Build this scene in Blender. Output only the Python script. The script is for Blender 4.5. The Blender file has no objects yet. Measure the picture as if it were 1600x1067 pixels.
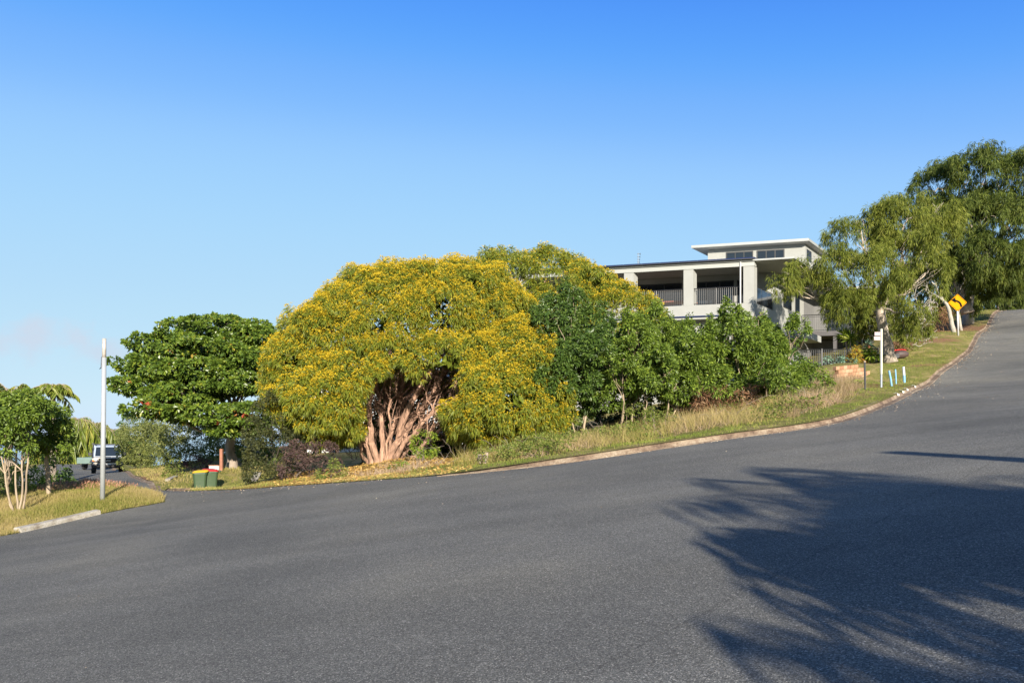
import bpy, math
import numpy as np
from mathutils import Vector, geometry
R = math.radians
rng = np.random.default_rng(11)
SC = bpy.context.scene
COL = SC.collection

# ------------------------------------------------------------ camera, sky, sun, exposure
F = 1100.0; HZ = 680.0                      # focal length and horizon row of the 1600 x 1067 photograph
cam = bpy.data.objects.new('camera', bpy.data.cameras.new('camera'))
cam.data.sensor_width = 36; cam.data.lens = F/1600*36
cam.data.shift_y = (HZ-533.5)/1600
cam.data.clip_start = .05; cam.data.clip_end = 40000
cam.rotation_euler = (R(90), 0, 0)
COL.objects.link(cam); SC.camera = cam

SUN_EL = 20.0
SUN_H = Vector((.24, -.97)).normalized()
ROT = math.atan2(SUN_H.x, SUN_H.y)
w = bpy.data.worlds.new('World'); SC.world = w; w.use_nodes = True
nt = w.node_tree; N = nt.nodes; L = nt.links; N.clear()
sky = N.new('ShaderNodeTexSky'); sky.sky_type = 'NISHITA'; sky.sun_disc = False
sky.sun_elevation = R(SUN_EL); sky.sun_rotation = ROT
sky.altitude = 0; sky.air_density = 1.0; sky.dust_density = .35; sky.ozone_density = 4.2
sky.sun_elevation = R(27)
# tone of the clear air: the physical sky graded to the deep azure and pale aqua of this evening
gain = N.new('ShaderNodeVectorMath'); gain.operation = 'SCALE'; gain.inputs['Scale'].default_value = .12075; L.new(sky.outputs[0], gain.inputs[0])
hs = N.new('ShaderNodeRGBCurve'); L.new(gain.outputs[0], hs.inputs['Color'])
for ci, pts_ in enumerate(([(0, 0), (.15, .02), (.258, .092), (.332, .2), (.464, .355), (.804, .475), (1.634, .6), (2.4, .68)],
                           [(0, 0), (.3, .07), (.496, .337), (.634, .478), (.87, .645), (1.41, .735), (2.26, .815), (2.4, .83)],
                           [(0, 0), (.5, .15), (.75, .5), (.95, .95), (1.2, .99), (1.6, .985), (2.2, .955), (2.4, .95)])):
    cu_ = hs.mapping.curves[ci]
    for k_, (x_, y_) in enumerate(pts_):
        if k_ == 0: cu_.points[0].location = (0, 0)
        elif k_ == len(pts_)-1: cu_.points[-1].location = (x_/2.4, y_)
        else: cu_.points.new(x_/2.4, y_)
hs.mapping.update()
back_ = N.new('ShaderNodeVectorMath'); back_.operation = 'SCALE'; back_.inputs['Scale'].default_value = 3.451; L.new(hs.outputs[0], back_.inputs[0])
# two faint mauve clouds low over the sea
tc = N.new('ShaderNodeTexCoord')
def cloud(prev, px, py, wx, wy, seed, amt):
    d = Vector(((px-800)/F, 1, (HZ-py)/F)).normalized()
    sub = N.new('ShaderNodeVectorMath'); sub.operation = 'SUBTRACT'; L.new(tc.outputs['Generated'], sub.inputs[0]); sub.inputs[1].default_value = d
    nz = N.new('ShaderNodeTexNoise'); nz.inputs['Scale'].default_value = 22; nz.inputs['Detail'].default_value = 5; nz.inputs['Roughness'].default_value = .55
    L.new(tc.outputs['Generated'], nz.inputs['Vector'])
    sc_ = N.new('ShaderNodeVectorMath'); sc_.operation = 'MULTIPLY'; L.new(sub.outputs[0], sc_.inputs[0]); sc_.inputs[1].default_value = (F/wx, F/wx, F/wy)
    ln = N.new('ShaderNodeVectorMath'); ln.operation = 'LENGTH'; L.new(sc_.outputs[0], ln.inputs[0])
    m1 = N.new('ShaderNodeMath'); m1.operation = 'MULTIPLY_ADD'; L.new(nz.outputs[0], m1.inputs[0]); m1.inputs[1].default_value = 2.6; m1.inputs[2].default_value = -.35
    m2 = N.new('ShaderNodeMath'); m2.operation = 'SUBTRACT'; L.new(m1.outputs[0], m2.inputs[0]); L.new(ln.outputs['Value'], m2.inputs[1])
    mr = N.new('ShaderNodeMapRange'); L.new(m2.outputs[0], mr.inputs[0]); mr.inputs[1].default_value = 0; mr.inputs[2].default_value = .75; mr.inputs[3].default_value = 0; mr.inputs[4].default_value = amt
    mx = N.new('ShaderNodeMix'); mx.data_type = 'RGBA'; L.new(mr.outputs[0], mx.inputs[0]); L.new(prev, mx.inputs[6]); mx.inputs[7].default_value = CLOUD
    return mx.outputs[2]
CLOUD = (2.15, 2.45, 2.9, 1)
o = cloud(back_.outputs[0], 45, 530, 85, 38, 1, .8)
o = cloud(o, 150, 548, 75, 26, 2, .6)
bg = N.new('ShaderNodeBackground'); bg.inputs['Strength'].default_value = .15
out = N.new('ShaderNodeOutputWorld'); L.new(o, bg.inputs[0]); L.new(bg.outputs[0], out.inputs[0])

sl = bpy.data.lights.new('sun', 'SUN'); sl.energy = 4.9; sl.angle = R(.5); sl.color = (1, .905, .78)
sun = bpy.data.objects.new('sun', sl); COL.objects.link(sun)
sd = Vector((SUN_H.x*math.cos(R(SUN_EL)), SUN_H.y*math.cos(R(SUN_EL)), math.sin(R(SUN_EL))))
sun.rotation_euler = sd.to_track_quat('Z', 'Y').to_euler(); sun.location = (8, -20, 30)
vs = SC.view_settings; vs.view_transform = 'Standard'; vs.look = 'None'; vs.exposure = .95; vs.gamma = 1
try: SC.cycles.max_bounces = 6; SC.cycles.transparent_max_bounces = 8
except Exception: pass

# ------------------------------------------------------------ materials
def nodes(name):
    m = bpy.data.materials.new(name); m.use_nodes = True
    return m, m.node_tree.nodes, m.node_tree.links, m.node_tree.nodes['Principled BSDF']
def c4(c): return (c[0], c[1], c[2], 1)
def noise(N, L, scale, detail=4, coord=None, rough=.6, stretch=None):
    t = N.new('ShaderNodeTexNoise'); t.inputs['Scale'].default_value = scale; t.inputs['Detail'].default_value = detail; t.inputs['Roughness'].default_value = rough
    c = coord or N.new('ShaderNodeTexCoord').outputs['Object']
    if stretch:
        mp = N.new('ShaderNodeVectorMath'); mp.operation = 'MULTIPLY'; mp.inputs[1].default_value = stretch; L.new(c, mp.inputs[0]); c = mp.outputs[0]
    L.new(c, t.inputs['Vector'])
    return t.outputs[0]
def ramp(N, L, fac, stops, interp='LINEAR'):
    r = N.new('ShaderNodeValToRGB'); r.color_ramp.interpolation = interp
    e = r.color_ramp.elements
    while len(e) < len(stops): e.new(.5)
    for k, (p, c) in enumerate(stops): e[k].position = p; e[k].color = c4(c)
    L.new(fac, r.inputs[0]); return r.outputs[0]
def mixc(N, L, f, a, b, mode='MIX'):
    m = N.new('ShaderNodeMix'); m.data_type = 'RGBA'; m.blend_type = mode
    for i, v in ((0, f), (6, a), (7, b)):
        if isinstance(v, bpy.types.NodeSocket): L.new(v, m.inputs[i])
        elif i == 0: m.inputs[0].default_value = v
        else: m.inputs[i].default_value = c4(v)
    return m.outputs[2]
def bump(N, L, p, h, strength=.4, dist=.02):
    b = N.new('ShaderNodeBump'); b.inputs['Strength'].default_value = strength; b.inputs['Distance'].default_value = dist
    L.new(h, b.inputs['Height']); L.new(b.outputs[0], p.inputs['Normal'])
def pm(name, base, rough=.6, var=.15, scale=3, metal=0, bmp=0, bscale=30, stretch=None, spec=.5):
    m, N, L, p = nodes(name)
    a = tuple(x*(1-var) for x in base); b = tuple(min(1, x*(1+var)) for x in base)
    f = noise(N, L, scale, 5, stretch=stretch)
    L.new(ramp(N, L, f, [(.3, a), (.7, b)]), p.inputs['Base Color'])
    p.inputs['Roughness'].default_value = rough; p.inputs['Metallic'].default_value = metal
    p.inputs['Specular IOR Level'].default_value = spec
    if bmp: bump(N, L, p, noise(N, L, bscale, 5, stretch=stretch), bmp, .02)
    return m
def leafm(name, stops, trans=.3, rough=.5, spec=.4, big=None):
    """leaf colour runs over a random number that every leaf carries; big = patches of another tint over the crown"""
    m, N, L, p = nodes(name)
    at = N.new('ShaderNodeAttribute'); at.attribute_name = 'rnd'
    c = ramp(N, L, at.outputs['Fac'], stops)
    if big:
        f = ramp(N, L, noise(N, L, big[0], 3), [(.42, (0, 0, 0)), (.62, (1, 1, 1))])
        c = mixc(N, L, f, c, big[1], 'MULTIPLY')
    L.new(c, p.inputs['Base Color']); p.inputs['Roughness'].default_value = rough; p.inputs['Specular IOR Level'].default_value = spec
    tr = N.new('ShaderNodeBsdfTranslucent'); L.new(c, tr.inputs[0])
    mx = N.new('ShaderNodeMixShader'); mx.inputs[0].default_value = trans
    L.new(p.outputs[0], mx.inputs[1]); L.new(tr.outputs[0], mx.inputs[2]); L.new(mx.outputs[0], N['Material Output'].inputs[0])
    return m

# ------------------------------------------------------------ mesh helpers
def link(o, parent=None):
    COL.objects.link(o)
    if parent: o.parent = parent
    return o
def tag(o, label=None, cat=None, group=None, kind=None):
    if label: o['label'] = label
    if cat: o['category'] = cat
    if group: o['group'] = group
    if kind: o['kind'] = kind
    return o
def thing(name, loc, label, cat, group=None):
    o = link(bpy.data.objects.new(name, None)); o.location = Vector([float(v) for v in loc]); o.empty_display_size = .3
    return tag(o, label, cat, group)
def origin(o):
    v = np.zeros(3)
    while o is not None: v += np.array(o.location); o = o.parent
    return v
def build(name, parts, mats, parent=None, loc=None, smooth=False):
    """parts: list of (V, F, material index, rnd or None) in world coordinates, as one mesh object"""
    if not isinstance(mats, (list, tuple)): mats = [mats]
    parts = [tuple(p)+(0, None)[len(p)-2:] if len(p) < 4 else p for p in parts]
    base = origin(parent) if parent is not None else np.zeros(3)
    l = np.array(loc, float) if loc is not None else base
    Vs, li, ls, mi, rn, off, lo = [], [], [], [], [], 0, 0
    for V, Fc, m, r in parts:
        V = np.asarray(V, float); groups = [np.asarray(Fc)] if not isinstance(Fc, list) else None
        if groups is None:
            byk = {}
            for f in Fc: byk.setdefault(len(f), []).append(f)
            groups = [np.array(v) for v in byk.values()]
        for g in groups:
            k = g.shape[1]; n = len(g)
            li.append((g+off).ravel()); ls.append(lo+np.arange(n)*k); lo += n*k
            mi.append(np.full(n, m)); rn.append(np.resize(np.asarray(r, float), n) if r is not None else np.full(n, .5))
        Vs.append(V); off += len(V)
    V = np.concatenate(Vs)-l; li = np.concatenate(li); ls = np.concatenate(ls); mi = np.concatenate(mi); rn = np.concatenate(rn)
    me = bpy.data.meshes.new(name)
    me.vertices.add(len(V)); me.vertices.foreach_set('co', V.astype('f').ravel())
    me.loops.add(len(li)); me.loops.foreach_set('vertex_index', li.astype('i'))
    me.polygons.add(len(ls)); me.polygons.foreach_set('loop_start', ls.astype('i'))
    for m in mats: me.materials.append(m)
    me.polygons.foreach_set('material_index', mi.astype('i'))
    me.update(calc_edges=True)
    me.polygons.foreach_set('use_smooth', np.full(len(ls), smooth))
    a = me.attributes.new('rnd', 'FLOAT', 'FACE'); a.data.foreach_set('value', rn.astype('f'))
    o = link(bpy.data.objects.new(name, me), parent)
    o.location = Vector([float(v) for v in (l-base)])
    return o
BF = [(0, 3, 2, 1), (4, 5, 6, 7), (0, 1, 5, 4), (1, 2, 6, 5), (2, 3, 7, 6), (3, 0, 4, 7)]
def box(x0, x1, y0, y1, z0, z1, f=None):
    V = np.array([(x, y, z) for z in (z0, z1) for x, y in ((x0, y0), (x1, y0), (x1, y1), (x0, y1))], float)
    return (f(V) if f else V, np.array(BF))
def bevel(o, wd=.01, seg=2):
    b = o.modifiers.new('bevel', 'BEVEL'); b.width = wd; b.segments = seg; b.limit_method = 'ANGLE'; return o
def tube(pts, r0, r1=None, sides=7, rad=None, cap=True):
    P = np.asarray(pts, float); n = len(P)
    r = np.asarray(rad, float) if rad is not None else np.linspace(r0, r0 if r1 is None else r1, n)
    T = np.gradient(P, axis=0); T /= np.linalg.norm(T, axis=1)[:, None]+1e-9
    up = np.array([0, 0, 1.]) if abs(T[0, 2]) < .9 else np.array([1., 0, 0])
    A = np.cross(T, up); A /= np.linalg.norm(A, axis=1)[:, None]+1e-9
    B = np.cross(T, A)
    an = np.arange(sides)/sides*2*math.pi
    V = (P[:, None]+r[:, None, None]*(np.cos(an)[None, :, None]*A[:, None]+np.sin(an)[None, :, None]*B[:, None])).reshape(-1, 3)
    i = np.arange(n-1)[:, None]*sides; j = np.arange(sides)[None]; k = (j+1) % sides
    Fq = np.stack([i+j, i+k, i+sides+k, i+sides+j], -1).reshape(-1, 4)
    Fs = [tuple(f) for f in Fq]
    if cap: Fs += [tuple(range(sides))[::-1], tuple((n-1)*sides+q for q in range(sides))]
    return V, Fs
def curve(p0, p1, bend=(0, 0, 0), wig=.04, n=9):
    p0 = np.array(p0, float); p1 = np.array(p1, float); t = np.linspace(0, 1, n)[:, None]
    L_ = np.linalg.norm(p1-p0)
    P = p0*(1-t)+p1*t+np.array(bend)*np.sin(t*math.pi)
    w_ = rng.normal(size=(n, 3))*wig*L_*np.sin(t*math.pi)
    return P+w_
def unit(v): return v/(np.linalg.norm(v, axis=-1, keepdims=True)+1e-9)
def leaves(P, D, Ln, W, fold=.25, droop=0.):
    """kite shaped leaves from P along D"""
    n = len(P); D = unit(D)
    S = unit(np.cross(D, rng.normal(size=(n, 3)))); Nn = np.cross(D, S)
    Ln = np.broadcast_to(np.asarray(Ln, float), (n,))[:, None]; W = np.broadcast_to(np.asarray(W, float), (n,))[:, None]
    dz = np.array([0, 0, -1.])*droop*Ln
    mid = P+D*Ln*.45+dz*.25
    V = np.stack([P, mid+S*W*.5+Nn*W*fold, P+D*Ln+dz, mid-S*W*.5+Nn*W*fold], 1).reshape(-1, 3)
    return V, np.arange(n*4).reshape(n, 4)
def blades(P, H, W, lean=.3, dirv=None):
    """grass blades: narrow triangles"""
    n = len(P); a = rng.uniform(0, 2*math.pi, n)
    S = np.stack([np.cos(a), np.sin(a), np.zeros(n)], 1)*np.asarray(W).reshape(-1, 1)*.5
    le = rng.normal(size=(n, 3))*lean; le[:, 2] = 1
    T = P+unit(le)*np.asarray(H).reshape(-1, 1)
    V = np.stack([P-S, P+S, T], 1).reshape(-1, 3)
    return V, np.arange(n*3).reshape(n, 3)

# ------------------------------------------------------------ terrain
def W3(px, py, Y): return np.array([(px-800)/F*Y, Y, (HZ-py)/F*Y])
def plane(X, Y): return -1.6+.13*X+.055*Y
KERB = [(1562, 486, 62), (1540, 512, 50), (1519, 536, 41), (1510, 550, 37), (1497, 560, 34.5), (1482, 571, 32), (1451, 597, 28.3),
        (1431, 607, 25.3), (1409, 619, 22.4), (1380, 632, 20), (1320, 655, 17.2), (1250, 670, 16.3), (1150, 683, 15.9), (1050, 697, 15.4),
        (900, 720, 15.4), (750, 737, 16), (600, 749, 17.2), (450, 759, 19), (350, 765, 20.3), (300, 768, 21.3), (268, 769, 22.5)]
SIDE = [(240, 757, 31), (210, 745, 42), (185, 737, 55), (168, 730, 66), (150, 726, 80), (130, 726, 95)]
BACK = [(60, 726, 95), (60, 726.5, 78), (42, 733, 60), (20, 745, 42), (60, 757, 31), (105, 760, 24), (150, 757, 22.3), (192, 761, 21.2), (235, 766, 20.2), (252, 771, 19.8),
        (258, 779, 19.2), (257, 784, 18.7), (230, 790, 18.3), (198, 796, 17.9), (110, 815, 16.7), (33, 832, 15.6), (0, 837, 15.3)]
ctrl = [W3(*k) for k in KERB+SIDE+BACK]
for X in (-12, -7, -2, 3, 8, 12):
    for Y in (-6, -1, 4, 8, 12):
        if X > .7*Y+6: continue
        ctrl.append((X, Y, plane(X, Y)))
for k in [(160, 775, 18.5), (75, 777, 19.5), (110, 764, 21), (26, 801, 17.5), (0, 812, 17),
          (322, 776, 29), (362, 740, 34), (345, 735, 32), (300, 747, 36), (300, 723, 50), (160, 739.5, 50), (100, 739.5, 50), (150, 747, 42), (100, 747, 42), (160, 756, 33), (400, 712, 42), (380, 708, 52), (400, 752, 23), (440, 745, 24),
          (600, 722, 25), (500, 744, 20.5), (700, 734, 18), (720, 716, 22), (758, 726, 18.2), (850, 714, 18.5), (1000, 682, 20.5), (1000, 664, 23.5),
          (1150, 652, 21), (1250, 640, 21), (1300, 622, 23), (1352, 614, 23), (1377, 609, 25), (1391, 609, 25.6), (1399, 604, 26.6), (1413, 601, 27.4),
          (1340, 600, 28.6), (1315, 600, 28.2), (1340, 574, 30.4), (1388, 572, 34), (1270, 577, 33), (1424, 548, 38), (1490, 522, 44), (1497, 527, 41.5), (1512, 497, 55),
          (1540, 487, 62), (1500, 492, 62), (1178, 612, 40), (1000, 632, 44), (1300, 560, 44), (1350, 552, 38), (800, 690, 30), (800, 690, 40), (1350, 520, 60), (1450, 500, 70), (900, 660, 60)]:
    ctrl.append(W3(*k))
ctrl += [(26, 22, 3.0), (38, 38, 6.2), (56, 58, 10.8), (50, 52, 9.9), (62, 66, 11.7), (66, 80, 12), (55, 80, 12), (75, 75, 12.5), (16, 9, .7), (14, 2, .4), (6, -8, -1.0),
         (-25, 10, -4.2), (-34, 24, -5.6), (-45, 40, -5), (-80, -20, -14), (-85, 60, -13), (-70, 130, -16), (0, 130, -8), (-20, 75, -3.5), (60, 130, 9), (100, 60, 16), (90, 0, 9), (50, -30, 3),
         (0, -30, -3.5), (-40, -20, -7), (35, 8, 2.6)]
ctrl = np.array(ctrl, float)
def tps(d2): return np.where(d2 > 0, .5*d2*np.log(np.maximum(d2, 1e-12)), 0)
_n = len(ctrl); _P = ctrl[:, :2]/10
_K = tps(((_P[:, None]-_P[None])**2).sum(-1))+np.eye(_n)*.008
_A = np.zeros((_n+3, _n+3)); _A[:_n, :_n] = _K; _A[:_n, _n] = 1; _A[:_n, _n+1:] = _P; _A[_n, :_n] = 1; _A[_n+1:, :_n] = _P.T
_w = np.linalg.solve(_A, np.concatenate([ctrl[:, 2], [0, 0, 0]]))
def terr(X, Y):
    X = np.atleast_1d(np.asarray(X, float)); Y = np.atleast_1d(np.asarray(Y, float)); res = np.empty(X.shape)
    for i in range(0, len(X), 20000):
        Q = np.stack([X[i:i+20000], Y[i:i+20000]], -1)/10
        k = tps(((Q[:, None]-_P[None])**2).sum(-1))
        res[i:i+20000] = k@_w[:_n]+_w[_n]+Q@_w[_n+1:]
    return res
def tz(X, Y): return float(terr([X], [Y])[0])
def sm(a, b, x): t = np.clip((x-a)/(b-a), 0, 1); return t*t*(3-2*t)
def voff(X, Y): return .015+.10*sm(-2.5, 1.5, X)*sm(8, 12, Y)+.07*sm(-9.5, -11.5, X)*sm(19.6, 22, Y-.0*X)*sm(-60, -50, X)*(np.asarray(X) > -.5*np.asarray(Y)-2.5)
def gz(X, Y): return terr(X, Y)+voff(np.asarray(X, float), np.asarray(Y, float))
def foot(px, Y):
    X = (px-800)/F*Y
    return np.array([X, Y, float(gz([X], [Y])[0])])
def plan(l): return [((px-800)/F*Y, Y) for px, py, Y in l]
def spline(P, step=.5):
    P = np.array(P, float); n = len(P); Q = np.vstack([2*P[0]-P[1], P, 2*P[-1]-P[-2]]); out_ = []
    for i in range(n-1):
        p0, p1, p2, p3 = Q[i:i+4]; m = max(1, int(np.linalg.norm(p2-p1)/step))
        for k in range(m):
            t = k/m
            out_.append(.5*((2*p1)+(-p0+p2)*t+(2*p0-5*p1+4*p2-p3)*t*t+(-p0+3*p1-3*p2+p3)*t**3))
    out_.append(P[-1]); return np.array(out_)
kerb_l = spline(plan(KERB)); side_l = spline([plan(KERB)[-1]]+plan(SIDE), .8); back_l = spline(plan(BACK), .5)
EDGE = np.vstack([[(55, 80)], kerb_l, side_l[1:], back_l, [(-30, 13), (-30, -7), (-6, -7), (4.5, -3.5), (5.5, 0), (9, 4), (16, 11), (27, 22), (39, 38), (52, 50), (66, 78)]])
def inside(poly, X, Y):
    c = np.zeros(len(X), bool); n = len(poly)
    for i in range(n):
        x0, y0 = poly[i]; x1, y1 = poly[(i+1) % n]
        if y0 == y1: continue
        h = (y0 > Y) != (y1 > Y)
        c ^= h & (X < (x1-x0)*(Y-y0)/(y1-y0)+x0)
    return c
gx, gy = np.meshgrid(np.arange(-32, 48, .8), np.arange(-8, 64, .8)); fine = np.stack([gx.ravel(), gy.ravel()], -1)
gx, gy = np.meshgrid(np.arange(-110, 111, 5.), np.arange(-50, 161, 5.)); coarse = np.stack([gx.ravel(), gy.ravel()], -1)
coarse = coarse[~((coarse[:, 0] > -34) & (coarse[:, 0] < 49) & (coarse[:, 1] > -10) & (coarse[:, 1] < 65))]
fine = fine+rng.uniform(-.15, .15, fine.shape)
dd = np.full(len(fine), 1e9)
for e in EDGE: dd = np.minimum(dd, ((fine-e)**2).sum(1))
fine = fine[dd > .09]
pts = np.vstack([EDGE, fine, coarse]); ne = len(EDGE)
res = geometry.delaunay_2d_cdt([Vector(p) for p in pts], [(i, (i+1) % ne) for i in range(ne)], [], 0, 1e-5)
TV = np.array([(v.x, v.y) for v in res[0]]); TF = np.array([f for f in res[2] if len(f) == 3])
cen = TV[TF].mean(1); ROAD = inside(EDGE, cen[:, 0], cen[:, 1])
def edge_dist(X, Y, line=None):
    E = EDGE if line is None else line; d = np.full(len(X), 1e9)
    for i in range(len(E)-1):
        a = E[i]; b = E[i+1]; ab = b-a; t = np.clip(((X-a[0])*ab[0]+(Y-a[1])*ab[1])/(ab@ab+1e-12), 0, 1)
        d = np.minimum(d, np.hypot(X-a[0]-t*ab[0], Y-a[1]-t*ab[1]))
    return d
def rough(X, Y):
    return .035*np.sin(X*1.7+Y*.6)+.03*np.sin(Y*2.3-X*1.1)+.02*np.sin(X*4.1+1)*np.sin(Y*3.7)
TZ = terr(TV[:, 0], TV[:, 1]); ED = edge_dist(TV[:, 0], TV[:, 1])
def submesh(name, sel, z, mat):
    f = TF[sel]; u, inv = np.unique(f, return_inverse=True)
    V = np.column_stack([TV[u], z[u]])
    return build(name, [(V, inv.reshape(-1, 3), 0, None)], mat, smooth=True), u
# ------------------------------------------------------------ road
def road_mat():
    m, N, L, p = nodes('asphalt')
    co = N.new('ShaderNodeTexCoord').outputs['Object']
    stone = N.new('ShaderNodeTexVoronoi'); stone.inputs['Scale'].default_value = 125; L.new(co, stone.inputs['Vector'])
    sep = N.new('ShaderNodeSeparateColor'); L.new(stone.outputs['Color'], sep.inputs[0])
    base = ramp(N, L, sep.outputs[0], [(0, (.085, .082, .073)), (.5, (.146, .145, .129)), (.88, (.21, .206, .18)), (.975, (.32, .305, .26)), (1, (.42, .4, .35))])
    fine = ramp(N, L, noise(N, L, 190, 3, co), [(.3, (.7, .7, .7)), (.7, (1.25, 1.25, 1.25))])
    c = mixc(N, L, 1, base, fine, 'MULTIPLY')
    patch = ramp(N, L, noise(N, L, .28, 5, co, .6), [(.3, (.78, .79, .81)), (.5, (1, 1, 1)), (.72, (1.25, 1.22, 1.15))])
    c = mixc(N, L, 1, c, patch, 'MULTIPLY')
    streak = ramp(N, L, noise(N, L, .6, 4, co, .6, (.25, 1.6, 1)), [(.35, (.9, .9, .9)), (.65, (1.1, 1.1, 1.1))])
    c = mixc(N, L, 1, c, streak, 'MULTIPLY')
    # construction joint across the lane
    rot = N.new('ShaderNodeMapping'); rot.inputs['Rotation'].default_value = (0, 0, R(-41)); L.new(co, rot.inputs[0])
    sx = N.new('ShaderNodeSeparateXYZ'); L.new(rot.outputs[0], sx.inputs[0])
    wob = N.new('ShaderNodeMath'); wob.operation = 'MULTIPLY_ADD'; L.new(noise(N, L, 5, 4, co), wob.inputs[0]); wob.inputs[1].default_value = .06; L.new(sx.outputs[1], wob.inputs[2])
    ab = N.new('ShaderNodeMath'); ab.operation = 'SUBTRACT'; L.new(wob.outputs[0], ab.inputs[0]); ab.inputs[1].default_value = JOINT
    ab2 = N.new('ShaderNodeMath'); ab2.operation = 'ABSOLUTE'; L.new(ab.outputs[0], ab2.inputs[0])
    jl = ramp(N, L, ab2.outputs[0], [(0, (.8, .8, .8)), (.02, (1, 1, 1))])
    c = mixc(N, L, 1, c, jl, 'MULTIPLY')
    L.new(c, p.inputs['Base Color']); p.inputs['Roughness'].default_value = .95; p.inputs['Specular IOR Level'].default_value = .1
    h = N.new('ShaderNodeMath'); h.operation = 'ADD'; L.new(stone.outputs['Distance'], h.inputs[0]); L.new(noise(N, L, 300, 2, co), h.inputs[1])
    bump(N, L, p, h.outputs[0], .6, .005)
    return m
JOINT = 2.73
road, _ = submesh('road', ROAD, TZ, road_mat()); tag(road, kind='structure')

# ------------------------------------------------------------ ground
def ground_mat():
    m, N, L, p = nodes('ground_cover')
    co = N.new('ShaderNodeTexCoord').outputs['Object']
    at = N.new('ShaderNodeAttribute'); at.attribute_name = 'cover'
    sep = N.new('ShaderNodeSeparateColor'); L.new(at.outputs['Color'], sep.inputs[0])
    f1 = noise(N, L, 1.3, 6, co, .7); f2 = noise(N, L, 28, 5, co, .75)
    g = ramp(N, L, f1, [(.3, (.13, .15, .035)), (.48, (.2, .19, .055)), (.6, (.33, .26, .11)), (.75, (.4, .3, .16))])
    soil = ramp(N, L, f2, [(.25, (.10, .055, .03)), (.5, (.25, .14, .075)), (.7, (.36, .23, .13)), (.85, (.5, .38, .24))])
    lit = ramp(N, L, f2, [(.25, (.14, .085, .03)), (.5, (.34, .21, .06)), (.8, (.5, .34, .13))])
    def thr(s):
        a = N.new('ShaderNodeMath'); a.operation = 'MULTIPLY_ADD'; L.new(f1, a.inputs[0]); a.inputs[1].default_value = 1.2; L.new(s, a.inputs[2])
        r = N.new('ShaderNodeMapRange'); L.new(a.outputs[0], r.inputs[0]); r.inputs[1].default_value = 1.0; r.inputs[2].default_value = 1.25; return r.outputs[0]
    c = mixc(N, L, thr(sep.outputs[1]), g, soil)
    c = mixc(N, L, thr(sep.outputs[0]), c, lit)
    sp = ramp(N, L, f2, [(.3, (.72, .72, .72)), (.7, (1.2, 1.2, 1.2))]); c = mixc(N, L, 1, c, sp, 'MULTIPLY')
    L.new(c, p.inputs['Base Color']); p.inputs['Roughness'].default_value = .95; p.inputs['Specular IOR Level'].default_value = .1
    bump(N, L, p, f2, .8, .05)
    return m
GZ = TZ+voff(TV[:, 0], TV[:, 1])+rough(TV[:, 0], TV[:, 1])*sm(.3, 1.5, ED)
ground, gu = submesh('ground', ~ROAD, GZ, ground_mat()); tag(ground, kind='structure')
def blob(X, Y, px, Yc, rx, ry): return np.exp(-(((X-(px-800)/F*Yc)/rx)**2+((Y-Yc)/ry)**2))
def cover(X, Y):
    u = X/np.maximum(Y, .1)*F+800
    litter = blob(X, Y, 610, 20.5, 4.2, 3.0)+.6*blob(X, Y, 480, 20, 2.2, 1.2)+.5*blob(X, Y, 350, 33, 2.5, 1.5)
    soil = 1.1*blob(X, Y, 1470, 50, 4, 6)+.8*blob(X, Y, 1410, 31.5, 3.4, .9)+.8*blob(X, Y, 1365, 25.5, 1.8, 1.6)+.8*blob(X, Y, 300, 38, 3.5, 5)+.7*blob(X, Y, 1150, 22, 6, 2)+.6*blob(X, Y, 400, 40, 6, 5)
    soil += .9*blob(X, Y, 1440, 41, 2.5, 1.6)+.7*blob(X, Y, 10, 16.2, 1.4, .5)
    return np.clip(litter, 0, 1), np.clip(soil, 0, 1)
a = ground.data.attributes.new('cover', 'FLOAT_COLOR', 'POINT')
lt, so = cover(TV[gu, 0], TV[gu, 1])
a.data.foreach_set('color', np.column_stack([lt, so, 0*lt, 0*lt+1]).astype('f').ravel())

# the sea far below the headland
m, N_, L_, p = nodes('sea_water'); p.inputs['Base Color'].default_value = (.03, .10, .16, 1); p.inputs['Roughness'].default_value = .12
bump(N_, L_, p, noise(N_, L_, .15, 6), .6, 1.5)
an = np.linspace(0, 2*math.pi, 97)[:-1]; r2 = [60, 400, 3000, 26000]
V = np.concatenate([np.stack([r*np.cos(an), 60+r*np.sin(an), np.full(96, -34.)], 1) for r in r2])
Fq = [(i*96+j, i*96+(j+1) % 96, (i+1)*96+(j+1) % 96, (i+1)*96+j) for i in range(3) for j in range(96)]+[tuple(range(95, -1, -1))]
tag(build('sea', [(V, Fq, 0, None)], m), kind='structure')

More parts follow.
